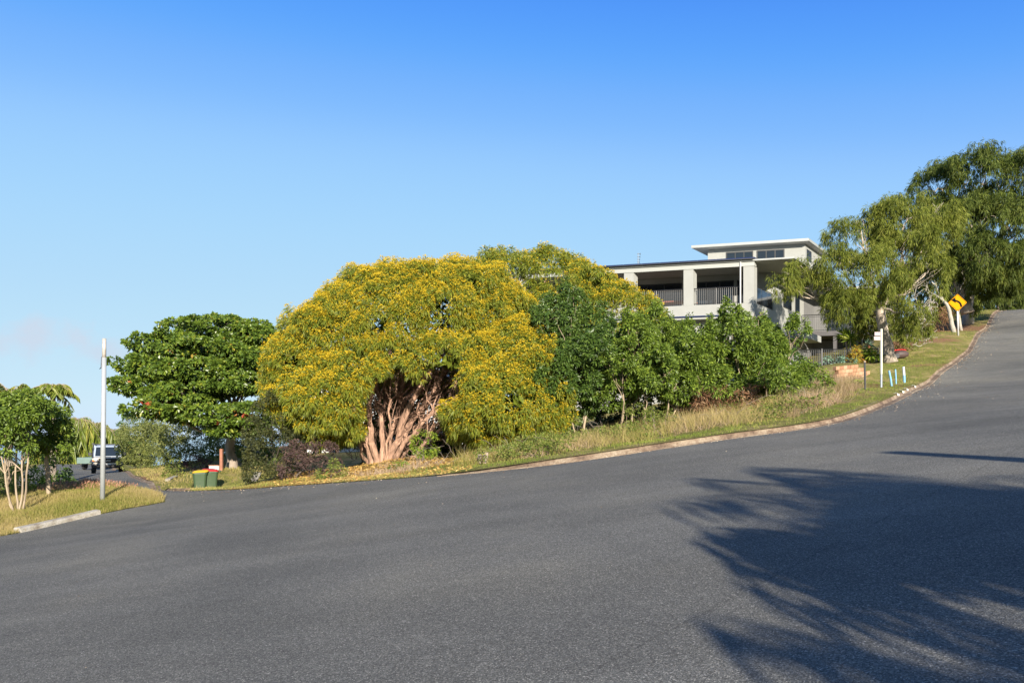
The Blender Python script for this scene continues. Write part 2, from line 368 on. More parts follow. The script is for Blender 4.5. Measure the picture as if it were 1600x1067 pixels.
# ------------------------------------------------------------ kerbs
def kerb_mat(name, a, b, c_):
    m, N, L, p = nodes(name)
    f = noise(N, L, 1.7, 8, rough=.8); f2 = noise(N, L, 40, 4)
    c = ramp(N, L, f, [(.38, a), (.5, b), (.62, c_)])
    c = mixc(N, L, .8, c, ramp(N, L, f2, [(.3, (.7, .7, .7)), (.7, (1.2, 1.2, 1.2))]), 'MULTIPLY')
    L.new(c, p.inputs['Base Color']); p.inputs['Roughness'].default_value = .9; bump(N, L, p, f2, .5, .01)
    return m
K1 = kerb_mat('stained_kerb', (.085, .055, .036), (.2, .14, .09), (.33, .27, .19)); K2 = kerb_mat('pale_kerb', (.2, .165, .12), (.35, .32, .26), (.45, .42, .36))
def sweep(line, prof, mat, name, hf=None, sections=None):
    """profile (distance outwards from the road edge, height) swept along the road edge"""
    T = unit(np.gradient(line, axis=0)); O = np.stack([T[:, 1], -T[:, 0]], 1)
    c = line+O*.5
    if inside(EDGE, c[:, 0], c[:, 1]).mean() > .5: O = -O
    z = terr(line[:, 0], line[:, 1]); n = len(line); k = len(prof)
    V = np.zeros((n, k, 3))
    h = np.ones(n) if hf is None else hf(line[:, 0], line[:, 1])
    for j, (d, hh) in enumerate(prof):
        V[:, j, :2] = line+O*(d+rng.normal(size=(n, 1))*.004); V[:, j, 2] = z+hh*(h if hh > 0 else 1)
    i = np.arange(n-1)[:, None]*k; j = np.arange(k-1)[None]
    Fq = np.stack([i+j, i+k+j, i+k+j+1, i+j+1], -1).reshape(-1, 4)
    return build(name, [(V.reshape(-1, 3), [tuple(f) for f in Fq]+[tuple(range(k)), tuple((n-1)*k+q for q in range(k))][::1], 0, None)], mat)
PROF = [(-.21, -.05), (-.20, .012), (-.02, .004), (.03, .085), (.06, .108), (.16, .112), (.18, .09), (.19, -.1)]
hk = lambda X, Y: .12+.88*sm(-1.5, 1.5, X)
i0 = int(np.argmin(np.abs(kerb_l[:, 0]+2)))
kb = sweep(kerb_l[:i0], PROF, K1, 'kerb', hk); tag(kb, kind='structure')
kb2 = sweep(np.vstack([kerb_l[-3:-1], side_l[:70]]), PROF, K1, 'kerb', lambda X, Y: 0*X+.8); tag(kb2, kind='structure')
def seg(l, px0, px1):
    u = l[:, 0]/l[:, 1]*F+800; return l[(u >= min(px0, px1)) & (u <= max(px0, px1)) & (l[:, 1] < 19.2)]
kb3 = sweep(seg(back_l, 30, 196), [(-.02, -.06), (0, .07), (.04, .10), (.2, .11), (.24, .09), (.25, -.1)], K2, 'kerb'); tag(kb3, kind='structure')
# painted brackets on the kerb beside the blue pegs
wp = pm('white_kerb_paint', (.75, .75, .7), .7, .1, 20)
for px in (1404, 1411, 1420, 1430):
    u = kerb_l[:, 0]/kerb_l[:, 1]*F+800; i = int(np.argmin(np.abs(u-px)+100*(kerb_l[:, 1] < 18)))
    c = kerb_l[i]; T = unit(kerb_l[i+1]-kerb_l[i-1]); O = np.array([T[1], -T[0]])
    if inside(EDGE, np.array([c[0]+O[0]]), np.array([c[1]+O[1]]))[0]: O = -O
    z = tz(*c)
    def fr(V): return np.column_stack([c[0]+V[:, 0]*T[0]+V[:, 1]*O[0], c[1]+V[:, 0]*T[1]+V[:, 1]*O[1], z+V[:, 2]])
    tag(build('kerb_marking', [box(-.04, .05, .03, .16, .1135, .118, fr), box(.05, .32, .03, .08, .1135, .118, fr), box(-.04, .32, -.004, .006, .03, .095, fr)], wp), kind='structure')
# drain lip, pale edge of the concrete invert in the gutter
i = [int(np.argmin(np.abs(kerb_l[:, 0]/kerb_l[:, 1]*F+800-px))) for px in (1245, 1190)]
cl = kerb_l[min(i):max(i)+1]
# ------------------------------------------------------------ trees
def lobe(px, py, Y, rx, ry, rd=None):
    """crown lobe: centre and radii as seen at distance Y, depth radius rd in metres"""
    return (*W3(px, py, Y), rx/F*Y, rd if rd else rx/F*Y, ry/F*Y)
def shell(lobes, dens, inner=.94, nz=.1, back=.35, seedk=1.):
    P_, N_ = [], []
    LB = np.array(lobes)
    for k, l in enumerate(LB):
        c, r = l[:3], l[3:]
        ap = 4*math.pi*(((r[0]*r[1])**1.6+(r[0]*r[2])**1.6+(r[1]*r[2])**1.6)/3)**(1/1.6)
        n = max(6, int(ap*dens)); D = unit(rng.normal(size=(n*2, 3)))
        nn = unit(D/r); wgt = np.abs(D*r).sum(1)*0+np.linalg.norm(D*r*0+np.array([r[1]*r[2], r[0]*r[2], r[0]*r[1]])*D, axis=1)
        keep = rng.random(n*2) < wgt/wgt.max(); D = D[keep][:n]; nn = nn[keep][:n]
        disp = 1+nz*(np.sin(D[:, 0]*5+k)*np.sin(D[:, 2]*6+2*k)+.6*np.sin(D[:, 1]*9+D[:, 0]*7))
        p = c+D*r*disp[:, None]
        ok = np.ones(len(p), bool)
        for j, q in enumerate(LB):
            if j != k: ok &= (((p-q[:3])/(q[3:]*inner))**2).sum(1) > 1
        ok &= (nn[:, 1] < .25) | (rng.random(len(p)) < back)
        P_.append(p[ok]); N_.append(nn[ok])
    return np.concatenate(P_), np.concatenate(N_)
def clumps(C, Nn, rad, m, spread=1.1, flat=.75):
    """m shoots on the outer side of each clump"""
    n = len(C); r = rng.uniform(.65, 1.15, (n, 1, 1))*rad
    D = unit(rng.normal(size=(n, m, 3))+Nn[:, None]*spread+np.array([0, 0, .25]))
    P = C[:, None]+D*r*np.array([1, 1, flat])*rng.uniform(.75, 1.05, (n, m, 1))
    return P.reshape(-1, 3), D.reshape(-1, 3)
def shoots(P, D, k, Ln, W, down=0., out_=.8, rand=.8, up=0., droop=.1, lum=None, off=.05):
    n = len(P); Q = np.repeat(P, k, 0); E = np.repeat(D, k, 0)
    d = unit(rng.normal(size=Q.shape)*rand+E*out_+np.array([0, 0, up-down]))
    Q = Q+d*off
    l = Ln*rng.uniform(.65, 1.25, len(Q)); V, Fc = leaves(Q, d, l, W*rng.uniform(.8, 1.2, len(Q)), droop=droop)
    r = np.clip(np.repeat(rng.random(n)*.45, k)+rng.random(len(Q))*.55, 0, 1)
    return V, Fc, 0, r
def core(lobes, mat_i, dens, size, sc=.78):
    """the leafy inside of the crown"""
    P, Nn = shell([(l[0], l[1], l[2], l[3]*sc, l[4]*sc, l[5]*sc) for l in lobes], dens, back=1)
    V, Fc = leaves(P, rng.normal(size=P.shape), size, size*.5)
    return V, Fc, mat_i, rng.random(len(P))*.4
def limbs(base, fork, lobes, r0, n_twig=4, bendy=.12, rt=.012, wig=.03, first=None, sides=7):
    base = np.array(base, float); fork = np.array(fork, float); parts = []
    ang = rng.uniform(0, 6.28, 1)
    P = curve(base, fork, (rng.normal()*bendy*.5, rng.normal()*bendy*.5, 0), wig, 7)
    rad = np.linspace(r0, r0*.72, 7); rad[0] = r0*1.45; rad[1] = r0*1.1
    parts.append(tube(P, 0, rad=rad, sides=10))
    for l in lobes:
        c = np.array(l[:3]); rr = np.array(l[3:]); e = c+rng.normal(size=3)*rr*.15
        r1 = r0*.5*min(1.2, max(.5, rr.mean()/1.5))
        B = curve(fork-(fork-base)*rng.uniform(0, .12), e, (0, 0, -.1*np.linalg.norm(e-fork)), wig, 9); parts.append(tube(B, r1, r1*.35, sides=sides))
        for k in range(n_twig):
            q = c+unit(rng.normal(size=3)+np.array([0, -.4, .3]))*rr*.86; s = B[rng.integers(4, 9)]
            parts.append(tube(curve(s, q, (0, 0, .05), .05, 6), r1*.33, rt*.6, sides=5))
    return parts
def merge(parts): return [(p[0], p[1], 0, None) for p in parts]

bark_red = pm('peeling_bark', (.36, .22, .15), .9, .55, 9, bmp=1, bscale=30, stretch=(1, 1, .22))
bark_grey = pm('grey_bark', (.27, .22, .17), .9, .35, 5, bmp=.8, bscale=22, stretch=(1, 1, .3))
bark_pale = pm('pale_bark', (.34, .265, .18), .9, .3, 7, bmp=.6, bscale=30, stretch=(1, 1, .3))
bark_white = pm('white_bark', (.36, .33, .27), .85, .22, 6, bmp=.5, bscale=25)
bark_dark = pm('dark_bark', (.11, .085, .065), .9, .3, 6, bmp=.8, bscale=25)
bark_gum = pm('ashen_bark', (.40, .34, .27), .9, .35, 3, bmp=.7, bscale=18, stretch=(1, 1, .4))

wattle_leaf = leafm('wattle_leaf', [(0, (.095, .13, .014)), (.5, (.195, .235, .023)), (1, (.33, .32, .04))], .3, .5)
wattle_bloom = leafm('wattle_bloom', [(0, (.38, .265, .012)), (.5, (.54, .39, .017)), (1, (.68, .52, .05))], .25, .7, .2)
glossy_leaf = leafm('glossy_leaf', [(0, (.06, .10, .014)), (.55, (.135, .205, .027)), (.9, (.26, .34, .042)), (1, (.42, .47, .08))], .25, .42, .35)
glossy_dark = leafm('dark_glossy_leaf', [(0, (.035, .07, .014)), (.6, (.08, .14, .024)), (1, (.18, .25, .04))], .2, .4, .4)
almond_leaf = leafm('almond_leaf', [(0, (.04, .075, .013)), (.4, (.095, .16, .023)), (.8, (.2, .275, .032)), (.93, (.36, .38, .05)), (.985, (.4, .18, .05)), (1, (.5, .06, .03))], .3, .35, .5)
red_leaf = leafm('red_leaf', [(0, (.22, .03, .015)), (.6, (.36, .06, .03)), (1, (.4, .2, .05))], .3, .4)
weeping_leaf = leafm('weeping_leaf', [(0, (.085, .11, .014)), (.5, (.19, .225, .03)), (1, (.35, .34, .065))], .3, .55, .25, big=(.5, (.7, .74, .6)))
weeping_dark = leafm('weeping_dark_leaf', [(0, (.05, .075, .012)), (.5, (.115, .155, .025)), (1, (.25, .27, .05))], .3, .55, .25, big=(.4, (.7, .74, .6)))
shrub_leaf = leafm('olive_leaf', [(0, (.075, .095, .025)), (.5, (.16, .19, .045)), (1, (.32, .32, .1))], .3, .55)
weed_leaf = leafm('weed_leaf', [(0, (.07, .10, .015)), (.5, (.15, .2, .03)), (.85, (.3, .3, .07)), (1, (.4, .3, .12))], .3, .6)
lime_leaf = leafm('lime_leaf', [(0, (.10, .17, .015)), (.5, (.21, .31, .03)), (1, (.42, .46, .06))], .35, .45)
palm_leaf = leafm('palm_leaf', [(0, (.09, .13, .02)), (.5, (.2, .25, .035)), (.85, (.42, .38, .08)), (1, (.5, .3, .1))], .3, .45)
purple_leaf = leafm('purple_brown_leaf', [(0, (.04, .025, .022)), (.6, (.10, .062, .055)), (1, (.2, .12, .09))], .2, .7)  # purple-brown leaf, deepened so its colour carries the shade beneath the dome
olive_shaded = leafm('shaded_olive_leaf', [(0, (.02, .026, .008)), (.5, (.05, .06, .015)), (1, (.12, .12, .03))], .2, .6)  # olive leaf with the shade under the dome painted into its colour
dry_leaf = leafm('dry_leaf', [(0, (.12, .055, .025)), (.5, (.24, .13, .07)), (1, (.42, .29, .16))], .2, .8, .2)

def tree(name, base, fork, lobes, leaf, bark, label, cat, r0, style, group=None, extra=None, n_twig=4, dens=1.6, rad=.42, m=12, corep=5, trunk_name='trunk', nz=.1, back=.35, bend=.12, holes=0):
    t = thing(name, base, label, cat, group)
    C, Nn = shell(lobes, dens, nz=nz, back=back)
    if holes:
        h = np.sin(C[:, 0]*2.1+C[:, 2]*1.3)+np.sin(C[:, 2]*2.7-C[:, 0]*1.1+C[:, 1])
        k = h > -2+holes*2; C, Nn = C[k], Nn[k]
    P, D = clumps(C, Nn, rad, m)
    parts = style(P, D)
    if corep: parts.append(core(lobes, 0, corep, .2))
    if extra: parts += extra
    build('crown', parts, leaf, t)
    build(trunk_name, merge(limbs(base, fork, lobes, r0, n_twig, bend)), bark, t, smooth=True)
    return t
def s_wattle(k=8, kb=7, amt=1., sz=1.):
    def f(P, D):
        a = shoots(P, D, k, .17*sz, .03*sz, down=.55, out_=.75, rand=.6, droop=.35)
        sel = rng.random(len(P)) < amt
        Q = P[sel]+D[sel]*.07+np.array([0, 0, .05])
        b = shoots(Q, D[sel], kb, .06*sz, .026*sz, out_=.8, rand=1, up=.35, droop=0, off=.05)
        return [a, (b[0], b[1], 1, b[3])]
    return f
def s_broad(k=7, Ln=.13, W=.055, droop=.25, down=.1): return lambda P, D: [shoots(P, D, k, Ln, W, out_=.6, rand=.9, down=down, droop=droop)]
def s_weep(k=8, Ln=.34, W=.028, down=1.3):
    def f(P, D):
        Q = np.concatenate([P, P+np.array([0, 0, -.28])+rng.normal(size=P.shape)*.07]); E = np.concatenate([D, D*.3])
        return [shoots(Q, E, k, Ln, W, down=down, out_=.5, rand=.45, droop=.3)]
    return f
def s_layer(k=8, Ln=.24, W=.14): return lambda P, D: [shoots(P, D*np.array([1, 1, .25]), k, Ln, W, out_=.7, rand=.55, up=.1, droop=.2)]

# ---- the great yellow wattle at the corner
wb = foot(598, 24.6)
wl = [lobe(640, 502, 25, 132, 84, 3.2), lobe(735, 492, 25.6, 80, 64, 3), lobe(520, 522, 24.6, 76, 64, 2.8), lobe(472, 570, 24, 56, 70, 2.4), lobe(505, 622, 22.8, 68, 56, 1.9), lobe(450, 608, 23.4, 36, 48, 1.7),
      lobe(808, 590, 23.6, 68, 80, 2.4), lobe(772, 628, 22.4, 78, 54, 1.9), lobe(838, 625, 22.8, 38, 52, 1.7), lobe(590, 572, 23.4, 66, 42, 1.6), lobe(660, 545, 22.6, 58, 32, 1.3), lobe(738, 565, 23, 56, 58, 1.6), lobe(556, 472, 25, 62, 48, 2.4),
      lobe(690, 450, 25.2, 84, 38, 2.8), lobe(542, 596, 22.8, 58, 56, 1.7), lobe(610, 440, 25, 60, 28, 2), lobe(775, 470, 25.4, 40, 30, 2)]
wl = [(q[0]+(.5 if q[0] < -2.2 else .1), q[1], q[2]-(.42 if q[2] > 2.4 else .1), *q[3:]) for q in wl]
t = thing('wattle_tree', wb, 'huge domed wattle covered in yellow blossom, bare reddish stems fanning out beneath it', 'tree')
C, Nn = shell(wl, 11, nz=.085, back=.45, inner=.97)
uu = C[:, 0]/C[:, 1]*F+800; vv = HZ-C[:, 2]/C[:, 1]*F
# the hollow over the stems stays open
keep = ~((((uu-645)/55)**2+((vv-640)/62)**2 < 1) & (C[:, 1] < 26)) & ~((((uu-690)/34)**2+((vv-600)/40)**2 < 1) & (C[:, 1] < 26))
keep &= ~((uu > 560) & (uu < 700) & (vv > 590) & (C[:, 1] < 26)) & (vv < 700)
C, Nn = C[keep], Nn[keep]
C = C+rng.normal(size=C.shape)*.09
P, D = clumps(C, Nn, .3, 13, spread=1.2)
parts = s_wattle(8, 10, .93, .93)(P, D)
inn = core(wl, 0, 45, .32, .87); cc = inn[0].reshape(-1, 4, 3).mean(1); cu = cc[:, 0]/cc[:, 1]*F+800; cv = HZ-cc[:, 2]/cc[:, 1]*F
ok = ~((cu > 545) & (cu < 725) & (cv > 575) & (cc[:, 1] < 25.8)); idx = np.repeat(ok, 4)
parts.append((inn[0][idx], np.arange(ok.sum()*4).reshape(-1, 4), 0, inn[3][ok]))
build('crown', parts, [wattle_leaf, wattle_bloom], t)
stems = [((585, 722, 24.3), (560, 640, 24), (520, 560, 24.2), .15), ((592, 722, 24.2), (568, 650, 23.6), (590, 575, 23.8), .13), ((596, 723, 24), (605, 660, 24.2), (575, 560, 25), .11),
         ((606, 720, 24.2), (630, 640, 23.7), (690, 555, 23.9), .15), ((610, 718, 24.4), (650, 640, 24.2), (715, 560, 24.5), .13), ((604, 718, 24.8), (618, 630, 24.8), (640, 540, 25), .10),
         ((612, 716, 24), (650, 655, 23.4), (735, 605, 23.6), .09), ((616, 718, 24.6), (655, 670, 24.8), (700, 575, 25.4), .10), ((626, 722, 24.2), (668, 690, 23.8), (725, 635, 23.6), .09),
         ((590, 722, 25), (545, 660, 25), (480, 600, 25), .12), ((598, 716, 25.4), (600, 640, 26), (610, 540, 26.4), .12), ((580, 722, 24.6), (552, 690, 23.8), (545, 640, 23.6), .07), ((600, 716, 24), (612, 660, 23.6), (610, 590, 23.9), .05)]
tips = []
for a_, b_, c_, r in stems:
    a_, b_, c_ = W3(*a_), W3(*b_), W3(*c_); a_[2] -= .2
    tt = np.linspace(0, 1, 30)[:, None]; P = a_*(1-tt)**2+2*b_*tt*(1-tt)+c_*tt**2+np.repeat(rng.normal(size=(10, 3)), 3, 0)*.0+np.stack([np.interp(np.arange(30), np.arange(0, 31, 3.5)[:9], rng.normal(size=9)*.06) for _ in range(3)], 1)*np.sin(tt*3.1)
    rd = np.linspace(r*.92, r*.36, 30)*rng.uniform(.93, 1.07, 30); rd[0] *= 1.5; rd[1] *= 1.2; V_, F_ = tube(P, 0, rad=rd, sides=14); V_ = V_+rng.normal(size=V_.shape)*r*.075; ps = [(V_, F_)]
    for k in range(7):
        s = P[rng.integers(10, 28)]; e = s+unit(rng.normal(size=3)+np.array([0, 0, 1.3])+unit(c_-a_)*1.2)*rng.uniform(.8, 1.8); ps.append(tube(curve(s, e, (0, 0, .1), .05, 6), r*.3, .012, sides=5)); tips.append(e)
    build('stem', merge(ps), bark_red, t)
tw = []
for k in range(430):
    y0 = rng.uniform(560, 700); s = W3(rng.uniform(620, 740), y0, rng.uniform(23.6, 26)); e = s+unit(np.array([.8, -.2, .55])+rng.normal(size=3)*.4)*rng.uniform(.5, 1.5)
    tw.append(tube(curve(s, e, rng.normal(size=3)*.08, .06, 6), .012, .004, sides=4, cap=False))
for k in range(240):
    s = W3(rng.uniform(545, 640), rng.uniform(600, 720), rng.uniform(24, 26)); e = s+unit(np.array([0, 0, 1.])+rng.normal(size=3)*.5)*rng.uniform(.5, 1.4)
    tw.append(tube(curve(s, e, rng.normal(size=3)*.08, .06, 6), .011, .004, sides=4, cap=False))
build('twigs', merge(tw), pm('dead_twig', (.17, .10, .07), .9, .3), t)

# ---- two more wattles behind it
tree('wattle_tree', foot(825, 31), W3(822, 570, 31), [lobe(800, 448, 31, 54, 44, 2.2), lobe(848, 440, 31.5, 52, 38, 2.2), lobe(764, 438, 31, 40, 30, 2), lobe(885, 465, 30.6, 55, 46, 2), lobe(842, 480, 30.4, 36, 30, 1.2)],
     [wattle_leaf, wattle_bloom], bark_red, 'tall green wattle with sparse yellow bloom rising behind the big yellow dome', 'tree', .14, s_wattle(8, 4, .4, 1.15), dens=6, rad=.38, m=12, corep=5, holes=.15)
tree('wattle_tree', foot(935, 29), W3(930, 590, 29), [lobe(912, 460, 29, 44, 34, 1.8), lobe(960, 492, 28.5, 52, 36, 1.8), lobe(900, 492, 28.6, 52, 42, 1.6), lobe(940, 545, 28, 60, 50, 1.8), lobe(990, 500, 28.6, 36, 28, 1.3)],
     [wattle_leaf, wattle_bloom], bark_red, 'yellow-green wattle reaching in front of the left end of the balcony', 'tree', .12, s_wattle(8, 7, .72, 1.1), dens=6, rad=.36, m=12, corep=8)

# ---- broadleaf trees of the thicket
def cluster(px, Y, top, bot, wpx, n, r, dy=.7):
    o_ = []
    for k in range(n):
        t_ = (k+.5)/n; x = px+wpx*rng.uniform(-1, 1)*math.sqrt(max(.15, 1-(1.5*t_-.75)**2)); rr = r*rng.uniform(.7, 1.25)
        o_.append(lobe(x, top+rr+(bot-top-2*rr)*t_+rng.normal()*5, Y+rng.normal()*dy, rr, rr*rng.uniform(.8, 1.25)))
    return o_
hedge = [
    ('tall dark leafy shrub tree pressed against the right side of the yellow dome', (892, 22.5), (888, 22.5, 462, 655, 46, 20, 26), glossy_dark, .05, 900),
    ('broadleaf sapling with three pale stems showing, under the left balcony bay', (985, 22.3), (972, 22.3, 500, 640, 42, 15, 21), glossy_leaf, .04, 632),
    ('leafy tree below the central balcony column, its top rising to the parapet', (1045, 22.2), (1045, 22.4, 482, 632, 40, 15, 21), glossy_leaf, .04, 622),
    ('low rounded broadleaf tree in the middle of the thicket over brown dead fern', (1105, 22), (1108, 22, 520, 625, 36, 11, 20), glossy_leaf, .035, 612),
    ('bushy tree with a pointed tuft in front of the white downpipe', (1168, 22), (1163, 22, 490, 635, 36, 14, 20), glossy_leaf, .04, 618),
    ('bright leafy tree at the right end of the thicket beside the black fence', (1222, 22.5), (1222, 22.2, 512, 632, 36, 13, 20), glossy_leaf, .035, 622)]
for lab, (px, Y), cl_, lf, r0, cut in hedge:
    b = foot(px, Y); t = thing('broadleaf_tree', b, lab, 'tree', 'broadleaf trees of the roadside thicket')
    lobes = cluster(*cl_)
    C, Nn = shell(lobes, 10, nz=.2, back=.4, inner=.85)
    C, Nn = (lambda k: (C[k], Nn[k]))(HZ-C[:, 2]/C[:, 1]*F < cut+9+16*np.sin(C[:, 0]*4)+rng.normal(size=len(C))*10)
    P, D = clumps(C, Nn, .17, 15)
    # upright leading shoots standing out of the crown
    tp = C[rng.integers(0, len(C), 60)]; tp = tp[tp[:, 2] > np.percentile(C[:, 2], 55)]; hh = rng.uniform(0, .38, (len(tp), 14, 1)); ld = (tp[:, None]+hh*np.array([0, 0, 1.])+rng.normal(size=(len(tp), 14, 3))*.035).reshape(-1, 3)
    P = np.vstack([P, ld]); D = np.vstack([D, np.tile([0, -.2, .8], (len(ld), 1))])
    build('crown', s_broad(7, .11, .042)(P, D)+[core([l for l in lobes if HZ-l[2]/l[1]*F < cut-22], 0, 45, .18, .8)], lf, t)
    for s in range(6):
        s0 = b+np.array([rng.uniform(-.6, .6), rng.uniform(-.5, .3), -.1]); q = lobes[rng.integers(0, len(lobes))]; e = np.array(q[:3])+rng.normal(size=3)*.15
        ps = [tube(curve(s0, e, rng.normal(size=3)*.1, .035, 9), r0*rng.uniform(.5, 1), r0*.3, sides=7)]
        for k in range(6):
            c = np.array(q[:3])+unit(rng.normal(size=3)+np.array([0, -.5, -.1]))*np.array(q[3:])*1.2; ps.append(tube(curve(ps[0][0].reshape(9, 7, 3).mean(1)[rng.integers(3, 9)], c, (0, 0, .03), .05, 5), .014, .005, sides=4, cap=False))
        build('stem', merge(ps), bark_pale, t, smooth=True)
b = foot(1272, 23); lobes = [lobe(1268, 590, 23, 20, 20, .5), lobe(1282, 600, 23, 12, 12, .4)]
t = thing('broadleaf_sapling', b, 'small lone sapling on a thin stem in the dry grass right of the thicket', 'sapling')
C, Nn = shell(lobes, 9, back=.6); P, D = clumps(C, Nn, .14, 9); build('crown', s_broad(6, .12, .05)(P, D), glossy_leaf, t); build('stem', merge(limbs(b, W3(1271, 600, 23), lobes, .022, 5)), bark_pale, t)

# ---- round almond tree on the left
ab_ = foot(362, 34)
al = [(300, 505, 34.5, 55, 15), (345, 500, 35, 60, 16), (390, 515, 34, 50, 18), (262, 528, 34, 52, 15), (325, 535, 33, 70, 16), (395, 550, 33, 50, 18), (235, 562, 33.6, 52, 13), (300, 568, 32.4, 70, 15), (375, 590, 32.4, 60, 16),
      (225, 595, 33, 44, 12), (285, 605, 32, 64, 15), (250, 630, 32.4, 46, 12), (320, 640, 31.8, 60, 14), (385, 640, 32, 42, 16), (430, 560, 34.5, 40, 50), (330, 560, 36, 80, 50), (290, 590, 35.5, 60, 40), (365, 662, 32.2, 44, 9)]
lobes = [lobe(q[0]+7, q[1]+10-(q[1]-560)*.04, q[2], q[3]*.95, q[4]*.68, 1.7) for q in al]
t = thing('almond_tree', ab_, 'spreading round-leaved tree in flat tiers with a few red leaves, behind the wheelie bins', 'tree')
C, Nn = shell(lobes, 4.2, nz=.16, back=.35, inner=.9); P, D = clumps(C, Nn, .3, 10, flat=.5)
red = shell([lobe(250, 634, 31.2, 22, 7, .5)], 7, back=1)[0]; red = np.concatenate([red, shell([lobe(377, 645, 30.8, 6, 7, .3), lobe(343, 652, 30.8, 6, 6, .3)], 8, back=1)[0]])
rl = shoots(red, unit(rng.normal(size=red.shape)), 5, .24, .12)
build('crown', s_layer(7, .19, .12)(P, D)+[core(lobes, 0, 9, .26, .8), (rl[0], rl[1], 1, rl[3])], [almond_leaf, red_leaf], t)
build('trunk', merge(limbs(ab_+np.array([0, 0, -.2]), W3(362, 672, 34), lobes, .27, 3, .2)), bark_grey, t, smooth=True)

# ---- weeping trees on the right
w1 = [(1330, 370, 34, 46, 48), (1385, 345, 34.5, 52, 38), (1294, 412, 33, 32, 36), (1340, 430, 32.6, 52, 44), (1400, 400, 33.4, 54, 48), (1240, 425, 33.4, 28, 15), (1212, 440, 33, 20, 20), (1308, 472, 32.4, 34, 28), (1350, 490, 35.6, 36, 30), (1430, 430, 33, 42, 38), (1420, 490, 32.4, 26, 40),
      (1450, 345, 35, 40, 42), (1400, 350, 34.6, 40, 34)]
lobes1 = [lobe(q[0]+12, q[1]-2, q[2], q[3]*.74, q[4]*.74, 1.1*q[3]/45) for q in w1]
tree('weeping_tree', foot(1390, 34), W3(1375, 470, 34), lobes1, weeping_leaf, bark_gum, 'drooping olive-green tree with a thick pale trunk between the house and the road sign', 'tree', .27,
     s_weep(7, .24, .026, .95), dens=5, rad=.36, m=12, corep=1.6, n_twig=10, nz=.25, holes=.5)
w2 = [(1540, 275, 47, 78, 44), (1610, 280, 46, 70, 54), (1475, 290, 48, 56, 42), (1500, 350, 46, 66, 48), (1570, 350, 45, 64, 48), (1640, 350, 45, 60, 60), (1440, 330, 48, 36, 38), (1540, 400, 45, 62, 36), (1600, 400, 46, 46, 34), (1470, 400, 47, 44, 34), (1545, 440, 47, 38, 34), (1700, 330, 45, 60, 70)]
lobes2 = [lobe(q[0], q[1]+3, q[2], q[3]*.84, q[4]*.8, 1.9*q[3]/60) for q in w2]
tree('weeping_tree', foot(1512, 55)*np.array([.865, .865, 1])+np.array([0, 0, -1.0]), W3(1512, 420, 47.5), lobes2, weeping_dark, bark_gum, 'largest tree, a dark weeping crown towering over the road at the right edge', 'tree', .3,
     s_weep(7, .32, .035, .95), dens=3.2, rad=.5, m=12, corep=1.8, n_twig=11, nz=.25, holes=.42)
# hanging green trees beyond the sign
for k, (px, Y, lb, lab) in enumerate([(1560, 66, [(1555, 455, 66, 34, 36), (1535, 430, 66, 28, 24)], 'dense hanging green tree at the top of the grass verge behind the road sign'),
                                      (1590, 84, [(1598, 455, 84, 26, 34), (1640, 445, 84, 40, 40), (1575, 470, 80, 22, 18)], 'grey-green bush beyond the crest of the road at the right edge'),
                                      (1465, 58, [(1465, 440, 58, 40, 36), (1430, 470, 58, 30, 30), (1490, 465, 60, 26, 20)], 'green bushes behind the bare white frangipani branches')]):
    lobes = [lobe(*q, 2) for q in lb]; tree('hedge_tree', foot(px, Y), W3(px, lb[0][1]+10, Y), lobes, [weeping_dark, shrub_leaf, weeping_leaf][k], bark_dark, lab, 'tree', .12, s_weep(6, .45, .07), dens=1.5, rad=.5, m=10, corep=4)

# ---- bare frangipanis
def bare(base, segs, r0, mat, label, n=150, reach=2.2, dirn=(.7, -.2, .6), leaf=None, name='frangipani'):
    t = thing(name, base, label, 'tree'); base = np.array(base); P = [np.array([*W3(*s)]) for s in segs]; P = [base-np.array([0, 0, .1])]+P
    Q = []
    for a_, b_ in zip(P[:-1], P[1:]): Q += list(curve(a_, b_, rng.normal(size=3)*.04, .02, 5)[:-1])
    Q.append(P[-1]); Q = np.array(Q); build('trunk', merge([tube(Q, r0, r0*.6, sides=9)]), mat, t, smooth=True)
    ps, ends = [], [(Q[i], np.array(dirn)) for i in range(len(Q)//2, len(Q))]
    rr = r0*.5
    for lev in range(4):
        new = []
        for s, d in ends:
            for q in range(2 if lev else 3):
                dd_ = unit(np.array(dirn)*.55+d*.6+rng.normal(size=3)*.5); ln = reach*(.42 if lev == 0 else .34)*rng.uniform(.6, 1.2)
                e = s+dd_*ln
                if e[1] < 44.8 and e[0]/e[1]*F+800 > 1466: continue
                ps.append(tube(curve(s, e, rng.normal(size=3)*.05, .03, 5), rr, rr*.7, sides=5)); new.append((e, dd_))
        ends = [new[i] for i in rng.permutation(len(new))[:n//2]]; rr *= .66
    build('branches', merge(ps), mat, t, smooth=True)
    if leaf:
        E = np.array([e for e, d in ends]); E = E[rng.random(len(E)) < leaf[1]]; v = shoots(E, unit(rng.normal(size=E.shape)), 6, .22, .07); build('leaves', [v], leaf[0], t)
bare(foot(1424, 38), [(1415, 528, 38), (1432, 500, 38)], .11, bark_white, 'bare frangipani leaning right over the grass slope, a tangle of pale branches', 130, 1.7, (.45, -.1, .75))
bare(foot(1490, 44), [(1484, 492, 44), (1474, 470, 44)], .15, bark_white, 'white-trunked frangipani just left of the road sign with a few green leaves', 110, 2.1, (-.1, 0, 1), (lime_leaf, .35))
bare(foot(1502, 47), [(1498, 480, 47), (1495, 450, 47)], .11, bark_white, 'slim white trunk rising directly behind the road sign', 50, 2.0, (.1, 0, 1), (lime_leaf, .15), name='frangipani')
t = thing('tree_stump', foot(1512, 52), 'tall brown cut-off tree trunk right of the road sign', 'stump'); b = foot(1512, 52)
